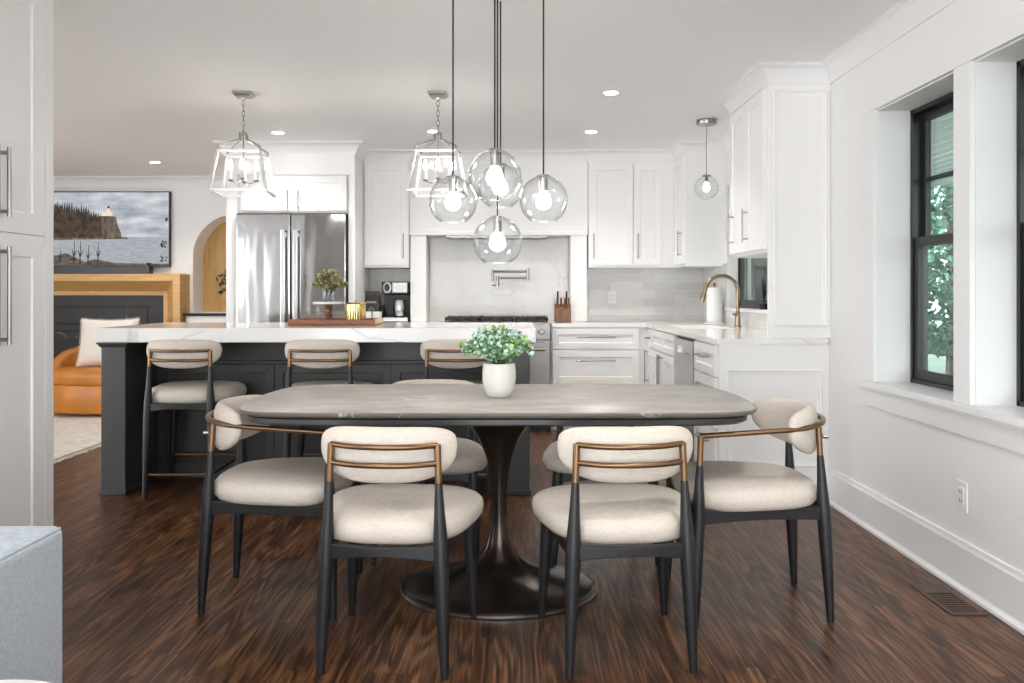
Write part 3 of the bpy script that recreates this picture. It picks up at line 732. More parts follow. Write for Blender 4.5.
# coffee bag + mugs + box
bgx = P(371.5, 0, 7.45).x
t = thing('coffee_bag', 'dark grey coffee bag with pale round emblem standing behind two white mugs', 'bag', (bgx+.005, 7.45, CT+.001))
b = BM(); rr = []
for z, w_, d_ in ((0,.062,.035),(.02,.066,.04),(.10,.066,.036),(.17,.066,.024),(.21,.064,.010),(.235,.064,.004),(.275,.064,.004)):
    rr.append([b.verts.new(p) for p in ((-w_, -d_, z), (0, -d_*1.12, z), (w_, -d_, z), (w_, d_, z), (0, d_*1.1, z), (-w_, d_, z))])
for A, B in zip(rr, rr[1:]):
    for k in range(6): b.faces.new((A[k], A[(k+1)%6], B[(k+1)%6], B[k]))
b.faces.new(rr[0]); b.faces.new(rr[-1])
bag = link('bag_body', b, M['bag'], t, bevel=.003)
b = BM()
for k in range(28):
    a0, a1 = 2*PI*k/28, 2*PI*(k+1)/28
    vs = [b.verts.new((r*math.cos(a), 0, r*math.sin(a))) for r, a in ((.019,a0),(.024,a0),(.024,a1),(.019,a1))]; b.faces.new(vs)
box(b, -.004, .004, -.0005, .0, -.009, .009); box(b, -.045, .045, -.0005, 0, .058, .075); box(b, -.02, .02, -.0005, 0, -.058, -.048)
o = link('printed_emblem', b, M['baglabel'], t); o.location = (0, -.0435, .11)
for i, x in enumerate((367.5, 377.3)):
    mx_ = P(x, 0, 7.3).x
    mlab = ['white square mug beside the gold canister, in front of the coffee bag', 'white square mug between the first mug and the coffee maker'][i]
    t = thing('coffee_mug', mlab, 'mug', (mx_, 7.30, CT+.001), 0, 'white mugs in front of the coffee bag')
    def sq(th, a=.038, n=6): 
        c_, s_ = math.cos(th), math.sin(th); q = (abs(c_)**n+abs(s_)**n)**(-1/n); return (a*q*c_, a*q*s_)
    b = BM(); rings_solid(b, sq, [(0,0),(.9,0),(1,.006),(1,.092),(.97,.095),(.90,.092),(.88,.012),(0,.010)], 32); link('cup', b, M['ceramic'], t, smooth=35)
    link('mug_handle', tube(BM(), catmull([(0,-.037,.075),(0,-.062,.07),(0,-.064,.03),(0,-.037,.022)], 5), .005, 8), M['ceramic'], t, smooth=True)
t = thing('coffee_scoop_jar', 'small black jar with a leaning spoon between coffee bag and coffee maker', 'jar', (P(381.5,0,7.5).x, 7.53, CT+.001))
link('jar_body', lathe(BM(), [(0,0),(.028,0),(.03,.01),(.03,.12),(.026,.14),(0,.14)], seg=20), M['blackp'], t, smooth=35)
link('spoon', tube(BM(), [(0,0,.13),(-.02,-.01,.2),(-.03,-.01,.225),(-.034,-.012,.24)], [.003,.003,.011,.006], 8), M['blackp'], t, smooth=True)

# ------------------------------------------------------------------ island
IX0, IX1 = -2.39, .097; IY0, IYP, IY1 = 4.815, 5.27, 5.72; IZ = .885
t = thing('kitchen_island', 'long charcoal painted kitchen island with recessed seating side and end posts', 'island', (0,0,0))
b = BM(); box(b, IX0, IX1, IYP, IY1, 0, IZ); link('body', b, M['charcoal'], t)
for a, c in ((IX0, IX0+.14), (IX1-.14, IX1)):
    pn = link('end_post', box(BM(), a, c, IY0, IYP-.001, 0, IZ), M['charcoal'], t, bevel=.003)
    b = BM(); box(b, a-.008, c+.008, IY0-.010, IYP-.002, 0, .03); link('shoe_moulding', b, M['charcoal'], pn, bevel=.004)
    b = BM()
    sweep_wall(b, [(a, IYP-.002), (a, IY0), (c, IY0), (c, IYP-.002)], [(0,-.028),(.004,-.028),(.012,-.012),(.020,-.006),(.020,0),(0,0)], IZ-.001, side=-1); link('cap_moulding', b, M['charcoal'], pn)
b = BM(); px = [IX0+.14, IX0+.14+.74, IX0+.14+1.48, IX1-.14]
box(b, px[0], px[-1], IYP-.022, IYP, .745, IZ); box(b, px[0], px[-1], IYP-.030, IYP, .725, .745)
link('top_rail', b, M['charcoal'], t, bevel=.003)
for a, c in zip(px, px[1:]):
    link('front_panel', shaker(BM(), a+.001, c-.001, .03, .722, y=IYP, t=.018, rail=.055, dep=.012), M['charcoal'], t, bevel=.001, seg=1)
b = BM(); box(b, px[0], px[-1], IYP-.028, IYP-.018, 0, .10); link('base_rail', b, M['charcoal'], t, bevel=.003)
def slab_outline(): pass
b = BM(); box(b, IX0-.022, IX1+.035, IY0-.022, IY1+.025, IZ+.001, .969)
tag(link('island_countertop', b, M['quartz'], bevel=.004), 'thick white veined stone top covering the charcoal island', 'countertop')
IT = .970
# tray
tp0 = P(286.5, 326.4, 5.08)
t = thing('wooden_tray', 'red brown wooden serving board with pale end lying on the island', 'tray', (-1.122, 5.30, IT), math.radians(2))
b = BM(); hx, hy = .266, .20
box(b, -hx, hx, -hy, hy, 0, .010); box(b, -hx, hx, -hy, -hy+.018, .010, .037); box(b, -hx, hx, hy-.018, hy, .010, .037)
box(b, -hx, -hx+.018, -hy+.018, hy-.018, .010, .037)
link('tray_body', b, M['traywood'], t, bevel=.002)
link('end_rail', box(BM(), hx-.018, hx+.004, -hy+.001, hy-.001, .010, .037), M['endgrain'], t, bevel=.002)
TZ = IT+.011
# cake stand
cs = P(328, 0, 5.28)
t = thing('cake_stand', 'cake stand with white marble plate on a turned brown wood foot', 'cake stand', (cs.x, 5.30, TZ))
link('turned_foot', lathe(BM(), [(0,0),(.042,0),(.044,.008),(.030,.016),(.020,.030),(.022,.045),(.028,.05),(.022,.056),(.018,.075),(.020,.09),(.027,.095),(.020,.102),(.024,.115),(.030,.120),(0,.120)], seg=28), M['walnut'], t, smooth=35)
link('marble_plate', lathe(BM(), [(0,.121),(.097,.121),(.100,.124),(.100,.132),(.097,.135),(0,.135)], seg=48), M['ceramic'], t, smooth=35)
CSZ = TZ+.136
def leaves(bm, p, d, size, mis, n_seg=1, rnd=True, aspect=1.5):
    d = Vector(d).normalized(); a = Vector((random.uniform(-1,1), random.uniform(-1,1), random.uniform(-1,1)))
    sde = d.cross(a).normalized(); up = sde.cross(d)*.25
    l = size*aspect; w_ = size*.5
    pts = [p, p+d*l*.3+sde*w_+up*size*.4, p+d*l*.75+sde*w_*.85+up*size*.2, p+d*l, p+d*l*.75-sde*w_*.85+up*size*.2, p+d*l*.3-sde*w_+up*size*.4]
    mid = bm.verts.new(p+d*l*.5)
    vs = [bm.verts.new(q) for q in pts]; mi = random.choice(mis)
    for k in range(6):
        f = bm.faces.new((mid, vs[k], vs[(k+1)%6])); f.material_index = mi; f.smooth = True
def bouquet(bm, base, nst, spread, h, size, mis, per=9, stem_mi=0, aspect=1.3, drop=.0, start=.25):
    base = Vector(base)
    for k in range(nst):
        a = random.uniform(0, 2*PI); u = random.random()**.55
        tip = base + Vector((math.cos(a)*spread*u, math.sin(a)*spread*u, h*(1-.62*u*u)*random.uniform(.72, 1.0) - drop*u))
        mid = base*.55 + tip*.45 + Vector((0, 0, h*.16*u))
        pts = catmull([base + Vector((math.cos(a), math.sin(a), 0))*.012, mid, tip], 5)
        tube(bm, pts, .0011, 4, mi=stem_mi)
        n = len(pts)
        for j in range(per):
            t_ = start + (1-start)*(j+.5)/per; q = pts[min(n-1, int(t_*(n-1)))].lerp(pts[min(n-1, int(t_*(n-1))+1)], random.random())
            d = Vector((random.uniform(-1,1), random.uniform(-1,1), random.uniform(-.5,1)))
            leaves(bm, q, d, size*random.uniform(.7, 1.15), mis, aspect=aspect)
t = thing('glass_vase_arrangement', 'small glass vase of olive and straw coloured sprigs on the cake stand', 'vase', (cs.x, 5.30, CSZ))
link('vase_glass', lathe(BM(), [(0,.001),(.036,.001),(.040,.008),(.041,.05),(.038,.075),(.036,.075),(.039,.05),(.038,.010),(0,.006)], seg=28), M['vase'], t, smooth=35)
b = BM(); bouquet(b, (0,0,.045), 60, .112, .165, .019, [1,2,1,2], per=9, aspect=1.6, drop=.01, start=.4); bouquet(b, (0,0,.01), 10, .03, .05, .006, [0], per=1)
link('foliage', b, [M['stem'], M['oliveA'], M['oliveB']], t)
# gold canister
gx = P(355.5, 0, 5.28).x
t = thing('gold_canister', 'ribbed gold lidded canister standing on the wooden board', 'canister', (gx, 5.30, TZ))
b = BM()
def ribbed(th): r = .060+.0022*abs(math.cos(th*12)); return (r*math.cos(th), r*math.sin(th))
rings_solid(b, ribbed, [(0,0),(.95,0),(1,.004),(1,.120),(.96,.122),(0,.122)], 144); link('canister_body', b, M['gold'], t, smooth=35)
link('canister_lid', lathe(BM(), [(0,.1225),(.062,.1225),(.064,.126),(.062,.130),(.02,.133),(0,.133)], seg=40), M['gold'], t, smooth=35)
link('lid_knob', lathe(BM(), [(.0,.133),(.006,.133),(.005,.137),(.010,.142),(.006,.147),(0,.148)], seg=20), M['gold'], t, smooth=True)

# ------------------------------------------------------------------ seating
def backrest(bm, halflen, R, y0, zc, H, T, n=36, m=20, sag=.022):
    rings = []
    for i in range(n+1):
        u = -1 + 2*i/n; u = math.copysign(abs(u)**.8, u)
        u_ = max(-.9995, min(.9995, u)); au = abs(u_)
        h = H*(1-au**3.2)**.42; th = T*(1-au**6)**.45
        phi = u_*halflen/R; c = Vector((R*math.sin(phi), y0+R*(1-math.cos(phi)), zc + sag*au**3))
        nr = Vector((math.sin(phi), -math.cos(phi), 0))
        ring = []
        for k in range(m):
            a = 2*PI*k/m; ca, sa = math.cos(a), math.sin(a)
            q = (abs(ca)**2.5+abs(sa)**2.5)**(-1/2.5)
            ring.append(bm.verts.new(c + nr*(ca*q*th/2) + Vector((0,0,1))*(sa*q*h/2)))
        rings.append(ring)
    for A, B in zip(rings, rings[1:]):
        for k in range(m): bm.faces.new((A[k], A[(k+1)%m], B[(k+1)%m], B[k]))
    bm.faces.new(rings[0]); bm.faces.new(rings[-1][::-1])
    return bm
def seat_fn(hf, hr, yc, hy, e=3.0):
    def f(th):
        c_, s_ = math.cos(th), math.sin(th); q = (abs(c_)**e+abs(s_)**e)**(-1/e)
        yy = q*s_; w_ = hr + (hf-hr)*min(1, max(0, (yy+1)/1.55)); 
        return (q*c_*w_, yc+yy*hy)
    return f
def leg(bm, a, b_, prof):
    a, b_ = Vector(a), Vector(b_)
    return tube(bm, [a.lerp(b_, t) for t, r in prof], [r for t, r in prof], 16)
def chair(name, cat, label, S=.0, arms=False):
    """S: extra height of the seat (stool)"""
    t = thing(name, label, cat)
    zs = .405 + S; zt = .490 + S if not S else .405+S+.085
    ztop = .704 + S*.97 if S else .704; 
    rb, rt, yb, yt = (.193, .166, -.235, -.210); fb, ft, fy, fyt = (.224, .205, .232, .20)
    if arms: fb, ft, fy, fyt = .255, .236, .262, .238; yt = -.200
    if S: ztop = .845; rb, rt, yb, yt = .190, .172, -.235, -.205; fb, ft = .232, .195
    zbr = .588 if not S else .752
    zm = .36+S if not S else .50
    for s in (-1, 1):
        A = Vector((s*rb, yb, 0)); B = Vector((s*rt, yt, ztop)); k = zbr/ztop; C = A.lerp(B, k)
        lg = link('leg', leg(BM(), A, C, [(0,.0125),(.02,.013),(.30,.020),(zm/zbr*.92,.0245),(zm/zbr*1.1,.0235),(.85,.0165),(1,.0115)]), M['black'], t, smooth=35)
        link('bronze_post', tube(BM(), [C, B], .0108, 12), M['bronze'], t, smooth=35)
    for s in (-1, 1):
        if arms:
            zt_ = .667; A = Vector((s*fb, fy, 0)); B = Vector((s*ft, fyt, zt_)); C = A.lerp(B, .565/zt_)
            link('leg', leg(BM(), A, C, [(0,.012),(.02,.0125),(.35,.020),(.65,.0235),(.8,.0195),(1,.0115)]), M['black'], t, smooth=35)
            link('bronze_post', tube(BM(), [C, B], .0108, 12), M['bronze'], t, smooth=35)
        else:
            A = Vector((s*fb, fy, 0)); B = Vector((s*ft, fyt, zs-.003))
            link('leg', leg(BM(), A, B, [(0,.012),(.02,.0125),(.4,.0195),(.85,.0235),(1,.0225)]), M['black'], t, smooth=35)
    if arms: zs = .415
    # seat frame
    b = BM(); z = zs-.031; rx = rb+(rt-rb)*z/ztop; ry = yb+(yt-yb)*z/ztop; kz = z/(.667 if arms else zs); fx = fb+(ft-fb)*kz; fy_ = fy+(fyt-fy)*kz
    def rail(pts, hs):
        tube(b, pts, [(h_/2, .011) for h_ in hs], 4, square=True)
    rail(catmull([(-rx,ry,z),(-rx*.5,ry-.012,z+.004),(0,ry-.016,z+.005),(rx*.5,ry-.012,z+.004),(rx,ry,z)], 5), [.05-.02*math.sin(PI*i/20) for i in range(21)])
    rail(catmull([(-fx,fy_,z),(0,fy_+.008,z+.005),(fx,fy_,z)], 6), [.046-.014*math.sin(PI*i/12) for i in range(13)])
    for s in (-1, 1): rail(catmull([(s*rx,ry,z),(s*(rx*.45+fx*.55)+s*.004,(ry+fy_)/2,z+.004),(s*fx,fy_,z)], 6), [.05-.014*math.sin(PI*i/12) for i in range(13)])
    link('seat_frame', b, M['black'], t, bevel=.003)
    fn = seat_fn(.28, .215, .025, .254, 3.2)
    b = BM(); rings_solid(b, fn, [(0,zs-.012,0,.03),(.88,zs-.012,0,.03),(.945,zs-.009,0,.03),(.985,zs+.006,0,.03),(1,zs+.028,0,.03),(.985,zs+.048,0,.03),(.94,zs+.062,0,.03),(.85,zs+.073,0,.03),(.7,zs+.081,0,.03),(.45,zs+.086,0,.03),(.2,zs+.088,0,.03),(0,zs+.0885,0,.03)], 72)
    link('seat_cushion', b, M['fabric'], t, smooth='all')
    # back
    if arms:
        b = BM(); backrest(b, .290, .265, -.214, .668, .180, .058); link('backrest', b, M['fabric'], t, smooth='all')
        zb = .702; y_ = yt-.003
        band = catmull([(-ft, fyt, .667), (-.238, .02, .682), (-.232, -.10, .690), (-.195, -.19, .70), (-.11, -.238, .706), (0, -.253, .707), (.11, -.238, .706), (.195, -.19, .70), (.232, -.10, .690), (.238, .02, .682), (ft, fyt, .667)], 8)
        link('arm_band', tube(BM(), band, (.0095, .0115), 12), M['bronze'], t, smooth=35)
        b = BM()
        tube(b, catmull([(-rt+.002, yt-.005, .645), (0, yt-.062, .640), (rt-.002, yt-.005, .645)], 8), .008, 10); link('back_rail', b, M['bronze'], t, smooth=35)
        b = BM()
        for s in (-1, 1): tube(b, [(s*.172, -.215, .655), (s*.175, -.232, .655)], .007, 10)
        link('bolts', b, M['chrome'], t, smooth=35)
    else:
        zc, H = (.668, .174) if not S else (.822, .166)
        hl = .232
        b = BM(); backrest(b, hl, .36, -.205, zc, H, .058); link('backrest', b, M['fabric'], t, smooth='all')
        for zz in ((ztop-.002), (ztop-.057 if not S else ztop-.055)):
            k = zz/ztop; x_ = rb+(rt-rb)*k; yy = yb+(yt-yb)*k
            pts = catmull([(-x_, yy, zz), (-x_*.55, yy-.036, zz-.001), (0, yy-.048, zz-.001), (x_*.55, yy-.036, zz-.001), (x_, yy, zz)], 6)
            link('back_rail', tube(BM(), pts, .0088, 12), M['bronze'], t, smooth=35)
    if S:
        def at(s, f, z_):
            if f: k = z_/(zs); return Vector((s*(fb+(ft-fb)*k), fy+(fyt-fy)*k, z_))
            k = z_/ztop; return Vector((s*(rb+(rt-rb)*k), yb+(yt-yb)*k, z_))
        link('footrest', tube(BM(), [at(-1,0,.137), at(1,0,.137)], .0075, 10), M['bronze'], t, smooth=True)
        link('footrest', tube(BM(), [at(-1,1,.165), at(1,1,.165)], .0085, 10), M['bronze'], t, smooth=True)
        for s in (-1, 1): link('side_stretcher', tube(BM(), [at(s,0,.137), at(s,1,.165)], .0075, 10), M['black'], t, smooth=True)
    return t
gc = 'armless dining chairs round the table'
c0 = chair('dining_chair', 'chair', 'cream armless dining chair on the near side of the table, towards the fireplace end')
c0['group'] = gc
def place(o, x, y, deg): o.location = (x, y, 0); o.rotation_euler = (0, 0, math.radians(deg))
place(c0, -.381, 2.768, -4.5)
c1 = dup(c0, label='cream armless dining chair on the near side of the table, towards the window end'); place(c1, .345, 2.775, 4.5)
c2 = dup(c0, label='cream armless dining chair on the far side of the table, in front of the island'); place(c2, -.38, 3.80, 180)
c3 = dup(c0, label='cream armless dining chair on the table far side, before the kitchen drawers'); place(c3, .40, 3.80, 180)
a0 = chair('dining_armchair', 'armchair', 'cream armchair with bronze arm band at the island end of the table, fireplace side', arms=True)
a0['group'] = 'armchairs at the table ends'
place(a0, -.905, 3.225, -90)
a1 = dup(a0, label='cream armchair with bronze arm band at the window end of the table'); place(a1, .897, 3.15, 90)
s0 = chair('counter_stool', 'stool', 'cream counter stool at the island, nearest the fireplace end', S=.145)
s0['group'] = 'counter stools along the island'
place(s0, -1.905, 4.955, 0)
s1 = dup(s0, label='cream counter stool in the middle of the island, below the wooden board'); place(s1, -1.105, 4.955, 0)
s2 = dup(s0, label='cream counter stool at the island behind the potted plant'); place(s2, -.32, 4.955, 0)

# ------------------------------------------------------------------ dining table
TX, TY = -.055, 3.285
t = thing('dining_table', 'long grey marble dining table on a dark bronze tulip pedestal', 'table', (TX, TY, 0))
def tab(th, A=.958, B=.458, e=9):
    c_, s_ = math.cos(th), math.sin(th); q = (abs(c_)**e+abs(s_)**e)**(-1/e)
    x, y = q*c_, q*s_
    return (A*x*(1-.055*y*y), B*y*(1-.01*x*x))
NT = 128
def tabp(th):  # redistribute to keep corners round
    return tab(th)
b = BM(); rings_solid(b, tab, [(0,.735),(.955,.735),(.985,.742),(.998,.750),(1,.755),(.998,.7585),(.993,.760),(0,.760)], 192)
for f in b.faces:
    if f.calc_center_median().z < .7594 and f.calc_center_median().z > .7355: f.material_index = 1 if f.calc_center_median().z < .7455 else 2
link('tabletop', b, [M['table'], M['table_edge'], M['stone_edge']], t, smooth=50)
b = BM(); rings_solid(b, tab, [(0,.712),(.955,.712),(.965,.718),(.965,.7345),(0,.7345)], 192); link('support_plate', b, M['table_edge'], t, smooth=35)
pr = [(.0,.712),(.21,.712),(.205,.705),(.155,.68),(.118,.647),(.083,.60),(.062,.55),(.048,.509),(.037,.45),(.032,.40),(.030,.33),(.033,.267),(.042,.215),(.056,.17),(.080,.130),(.115,.10),(.165,.078),(.23,.058),(.30,.040),(.36,.026),(.382,.018)]
link('pedestal', lathe(BM(), pr + [(.385,.013),(0,.013)], seg=72, sy=.82), M['pedestal'], t, smooth=60)
link('base_rim', lathe(BM(), [(0,0),(.384,0),(.388,.004),(.388,.010),(.385,.0128),(0,.0128)], seg=72, sy=.82), M['nickel'], t, smooth=35)
# potted plant
pp = P(499, 0, 3.27)
t = thing('potted_plant', 'bushy silver green plant in a plain off white pot on the marble table', 'plant', (pp.x, 3.28, .761))
link('pot', lathe(BM(), [(0,0),(.040,0),(.046,.003),(.060,.03),(.066,.065),(.066,.095),(.063,.132),(.060,.133),(.058,.12),(0,.115)], seg=48), M['potc'], t, smooth=40)
link('soil', lathe(BM(), [(0,.1205),(.0575,.1205),(.0575,.122),(0,.124)], seg=32), M['soil'], t)
b = BM(); bouquet(b, (0,0,.118), 170, .158, .19, .0165, [1,2,2,2,3,1], per=11, aspect=1.15, drop=.005, start=.22)
link('foliage', b, [M['stem'], M['leafA'], M['leafB'], M['leafC']], t)

# ------------------------------------------------------------------ pendant cluster
t = thing('globe_pendant_cluster', 'cluster of five clear glass globe pendants over the dining table', 'pendant light', (TX, TY, 0))
link('ceiling_canopy', lathe(BM(), [(0,CZ-.03),(.22,CZ-.03),(.225,CZ-.024),(.225,CZ-.001),(0,CZ-.001)], seg=48), M['blackm'], t, smooth=35)
def globe(x, y, zc, R, parent, m_cord='cord', cut=.78, cordr=.0035, stem=True):
    ct = math.acos(cut)
    prof = []
    n = 22; a0 = .16; a1 = PI - math.acos(.84)
    for i in range(n+1):
        a = a0 + (a1-a0)*i/n; prof.append((R*math.sin(a), R*math.cos(a)))
    inner = [((r-.0022), z) for r, z in reversed(prof)]
    lip = [(prof[-1][0]+.001, prof[-1][1]-.003), (prof[-1][0]-.003, prof[-1][1]-.003)]
    g = link('glass_globe', lathe(BM(), prof+lip+inner, x, y, 40, z0=zc), M['glass'], parent, smooth='all')
    b = BM(); lathe(b, [(0,R*1.04),(.022,R*1.03),(.028,R*.985),(.028,R*.96),(.018,R*.95),(.0165,R*.36),(0,R*.36)], x, y, 20, z0=zc); link('socket', b, M['nickel'], parent, smooth=35)
    br = .031*R/.098
    b = BM(); lathe(b, [(0,R*.359),(br*.42,R*.355),(br*.55,R*.27),(br*.88,R*.12),(br*1.03,-R*.07),(br*.92,-R*.22),(br*.6,-R*.34),(0,-R*.40)], x, y, 20, z0=zc); link('bulb', b, M['bulb'], parent, smooth='all')
    link('cord', tube(BM(), [(x, y, zc+R*1.02), (x, y, CZ-.03)], cordr, 8), M[m_cord], parent)
GL = [(453,201,3.285,.0965), (543.5,200,3.285,.0965), (494.8,176,3.06,.0980), (500.5,187,3.53,.0965), (497.5,241.5,3.285,.0985)]
for x, y, Y, R in GL:
    p = P(x, y, Y); globe(p.x-TX, Y-TY, p.z, R, t)
# small sink pendant
p = P(706.5, 187.5, 6.08)
t = thing('globe_pendant', 'single small clear globe pendant hanging over the sink', 'pendant light', (p.x, 6.08, 0))
link('ceiling_canopy', lathe(BM(), [(0,CZ-.035),(.07,CZ-.035),(.072,CZ-.03),(.072,CZ-.001),(0,CZ-.001)], seg=36), M['nickel'], t, smooth=35)
b = BM(); R = .088
prof = [(R*math.sin(a), R*math.cos(a)) for a in [.2+(PI-.2)*i/20 for i in range(21)]]; prof[-1] = (0, -R)
link('glass_globe', lathe(BM(), prof, 0, 0, 36, z0=p.z), M['glass'], t, smooth='all')
link('socket', lathe(BM(), [(0,R*1.05),(.03,R*1.02),(.034,R*.97),(.034,R*.93),(.012,R*.92),(.012,R*.45),(0,R*.45)], 0, 0, 20, z0=p.z), M['faucet'], t, smooth=35)
link('bulb', lathe(BM(), [(0,R*.45),(.012,R*.4),(.022,R*.1),(.024,-.005),(.016,-.025),(0,-.031)], 0, 0, 20, z0=p.z), M['bulb'], t, smooth='all')
link('rod', tube(BM(), [(0,0,p.z+R*1.03), (0,0,CZ-.03)], .0035, 8), M['nickel'], t)
# lanterns
def lantern(x, y, rz, label):
    t = thing('lantern_pendant', label, 'pendant light', (x, y, 0), rz, 'lantern pendants over the island')
    zb, zt, zh = 1.806, 2.055, 2.165; wb, wt = .168, .127; r = .0065
    b = BM(); cb = [Vector((sx*wb, sy*wb, zb)) for sx, sy in ((-1,-1),(1,-1),(1,1),(-1,1))]; ctp = [Vector((sx*wt, sy*wt, zt)) for sx, sy in ((-1,-1),(1,-1),(1,1),(-1,1))]
    for k in range(4):
        tube(b, [cb[k], cb[(k+1)%4]], (r, r*1.2), 4, square=True); tube(b, [ctp[k], ctp[(k+1)%4]], (r, r), 4, square=True); tube(b, [cb[k], ctp[k]], (r*1.2, r*1.2), 4, square=True)
    link('cage_frame', b, M['lantern'], t)
    b = BM()
    for k in range(4):
        a, c, d, e = cb[k]*.985, cb[(k+1)%4]*.985, ctp[(k+1)%4]*.985, ctp[k]*.985
        for v in (a, c): v.z = zb
        for v in (d, e): v.z = zt
        b.faces.new([b.verts.new(v) for v in (a, c, d, e)])
    link('glass_panes', b, M['lpane'], t)
    b = BM()
    for k in range(4):
        c = ctp[k]; up = Vector((c.x, c.y, zt+.028)); hubp = Vector((c.x*.16, c.y*.16, zh-.02)); tp = Vector((c.x*.16, c.y*.16, zh+.02))
        tube(b, [c, up], .005, 8); tube(b, [up, hubp], .005, 8); tube(b, [hubp, tp], .005, 8)
    lathe(b, [(0,zh+.01),(.026,zh+.01),(.026,zh+.018),(.010,zh+.022),(.008,zh+.035),(0,zh+.035)], seg=16)
    tube(b, [(0,0,zh+.02), (0,0,1.875)], .0045, 8)
    link('roof_arms', b, M['nickel'], t, smooth=35)
    b = BM(); z = zh+.035; k = 0
    while z < CZ-.035:
        pts = [Vector((math.cos(a)*.009*(1 if k%2 else 0), math.cos(a)*.009*(0 if k%2 else 1), z+.018+math.sin(a)*.020)) for a in [2*PI*i/12 for i in range(12)]]
        tube(b, pts, .0025, 6, closed=True); z += .031; k += 1
    link('chain', b, M['nickel'], t, smooth=True)
    b = BM(); s = .060; z0 = CZ-.001
    rr = [[b.verts.new((sx*w_, sy*w_, z_)) for sx, sy in ((-1,-1),(1,-1),(1,1),(-1,1))] for w_, z_ in ((s,z0),(s,z0-.010),(s*.72,z0-.028),(s*.2,z0-.028),(s*.16,z0-.045))]
    for A, B in zip(rr, rr[1:]):
        for q in range(4): b.faces.new((A[q], A[(q+1)%4], B[(q+1)%4], B[q]))
    b.faces.new(rr[0]); b.faces.new(rr[-1]); link('ceiling_canopy', b, M['nickel'], t, bevel=.002)
    b = BM()
    for k in range(4):
        a = .12+k*PI/2; cx_, cy_ = .078*math.cos(a), .078*math.sin(a)
        tube(b, catmull([(0,0,1.885),(cx_*.5,cy_*.5,1.868),(cx_,cy_,1.880)], 5), .004, 8)
        lathe(b, [(0,1.876),(.008,1.878),(.017,1.886),(.018,1.889),(0,1.889)], cx_, cy_, 16)
    link('candle_arms', b, M['nickel'], t, smooth=35)
    for k in range(4):
        a = .12+k*PI/2; cx_, cy_ = .078*math.cos(a), .078*math.sin(a)
        cd = link('candle_sleeve', lathe(BM(), [(0,1.8895),(.0095,1.8895),(.0095,1.948),(0,1.949)], cx_, cy_, 14), M['candle'], t, smooth=35)
        link('candle_bulb', lathe(BM(), [(0,1.949),(.008,1.952),(.0135,1.968),(.0125,1.985),(.006,2.005),(0,2.016)], cx_, cy_, 14), M['candlebulb'], cd, smooth='all')
lp = P(243.5, 93, 5.26); lantern(lp.x, 5.26, math.radians(6), 'nickel lantern pendant with four candle bulbs hanging in front of the refrigerator')
lp = P(438, 93, 5.26); lantern(lp.x, 5.26, math.radians(-2), 'nickel lantern pendant with four candle bulbs partly behind the glass globes')
# recessed downlights
for (x, y, lab) in ((155,162,'round recessed ceiling light near the television'), (278,132.5,'round recessed ceiling light above the refrigerator'), (433.5,131,'round recessed ceiling light behind the lantern beside the globes'), (611,92.5,'round recessed ceiling light in front of the hood side cabinets, nearer the dining table'), (591,131.5,'round recessed ceiling light just above the wall cabinet right of the hood'),
  (886, -262, 'recessed ceiling light added out of view over the floor by the windows'), (-145, -587, 'recessed ceiling light added out of view above the grey sofa')):  # last two are added out of view to brighten the pantry
    Y = (CZ-CH)/(VY-y)*F; q = P(x, y, Y)
    t = thing('recessed_light', lab, 'ceiling light', (q.x, Y, CZ), 0, 'recessed ceiling lights')
    link('trim_ring', lathe(BM(), [(.041,-.001),(.053,-.001),(.055,-.004),(.052,-.006),(.043,-.005),(.041,-.001)], seg=32), M['trim'], t, smooth=35)
    link('light_lens', lathe(BM(), [(0,-.001),(.0405,-.001),(.0405,-.004),(0,-.005)], seg=28), M['down'], t)
    ld = bpy.data.lights.new('recessed_spot', 'SPOT'); ld.energy = 18; ld.spot_size = math.radians(125); ld.spot_blend = .8; ld.shadow_soft_size = .05; ld.color = (1, .97, .93)
    lo = bpy.data.objects.new('recessed_spot', ld); COL.objects.link(lo); lo.location = (0, 0, -.02); lo.parent = t

# ------------------------------------------------------------------ left foreground: pantry & sofa
# pantry: faces +X, rot +90: local x -> +Y, local y -> -X
t = thing('pantry_cabinet', 'tall white pantry cabinet with long bar handles behind the grey blue sofa', 'cabinet', (-1.94, 2.36, 0), PI/2)
PLN = 3.47-2.36
b = BM(); box(b, 0, PLN, 0, .62, 0, CZ-.001); link('body', b, M['cab'], t)
xe = PLN-.062
b = BM(); box(b, xe+.002, PLN, -.02, 0, 0, CZ-.001); link('face_stile', b, M['cab'], t, bevel=.002)
gapz = 1.166+57*(1.92/467.5)
xw = .338
for x0, x1, hx in ((xe-xw, xe, xe-xw+.035), (xe-2*xw, xe-xw, xe-xw-.035)):
    d = link('door', shaker(BM(), x0+.0015, x1-.0015, gapz+.0015, CZ-.03, rail=.085), M['cab'], t, bevel=.0012, seg=1)
    link('handle', bar_handle(BM(), hx, gapz+.185, -.02, .26, True, .0085, .036), M['nickel'], d, smooth=True)
    d = link('door', shaker(BM(), x0+.0015, x1-.0015, .11, gapz-.0015, rail=.085), M['cab'], t, bevel=.0012, seg=1)
    link('handle', bar_handle(BM(), hx, gapz-.24, -.02, .37, True, .0085, .036), M['nickel'], d, smooth=True)
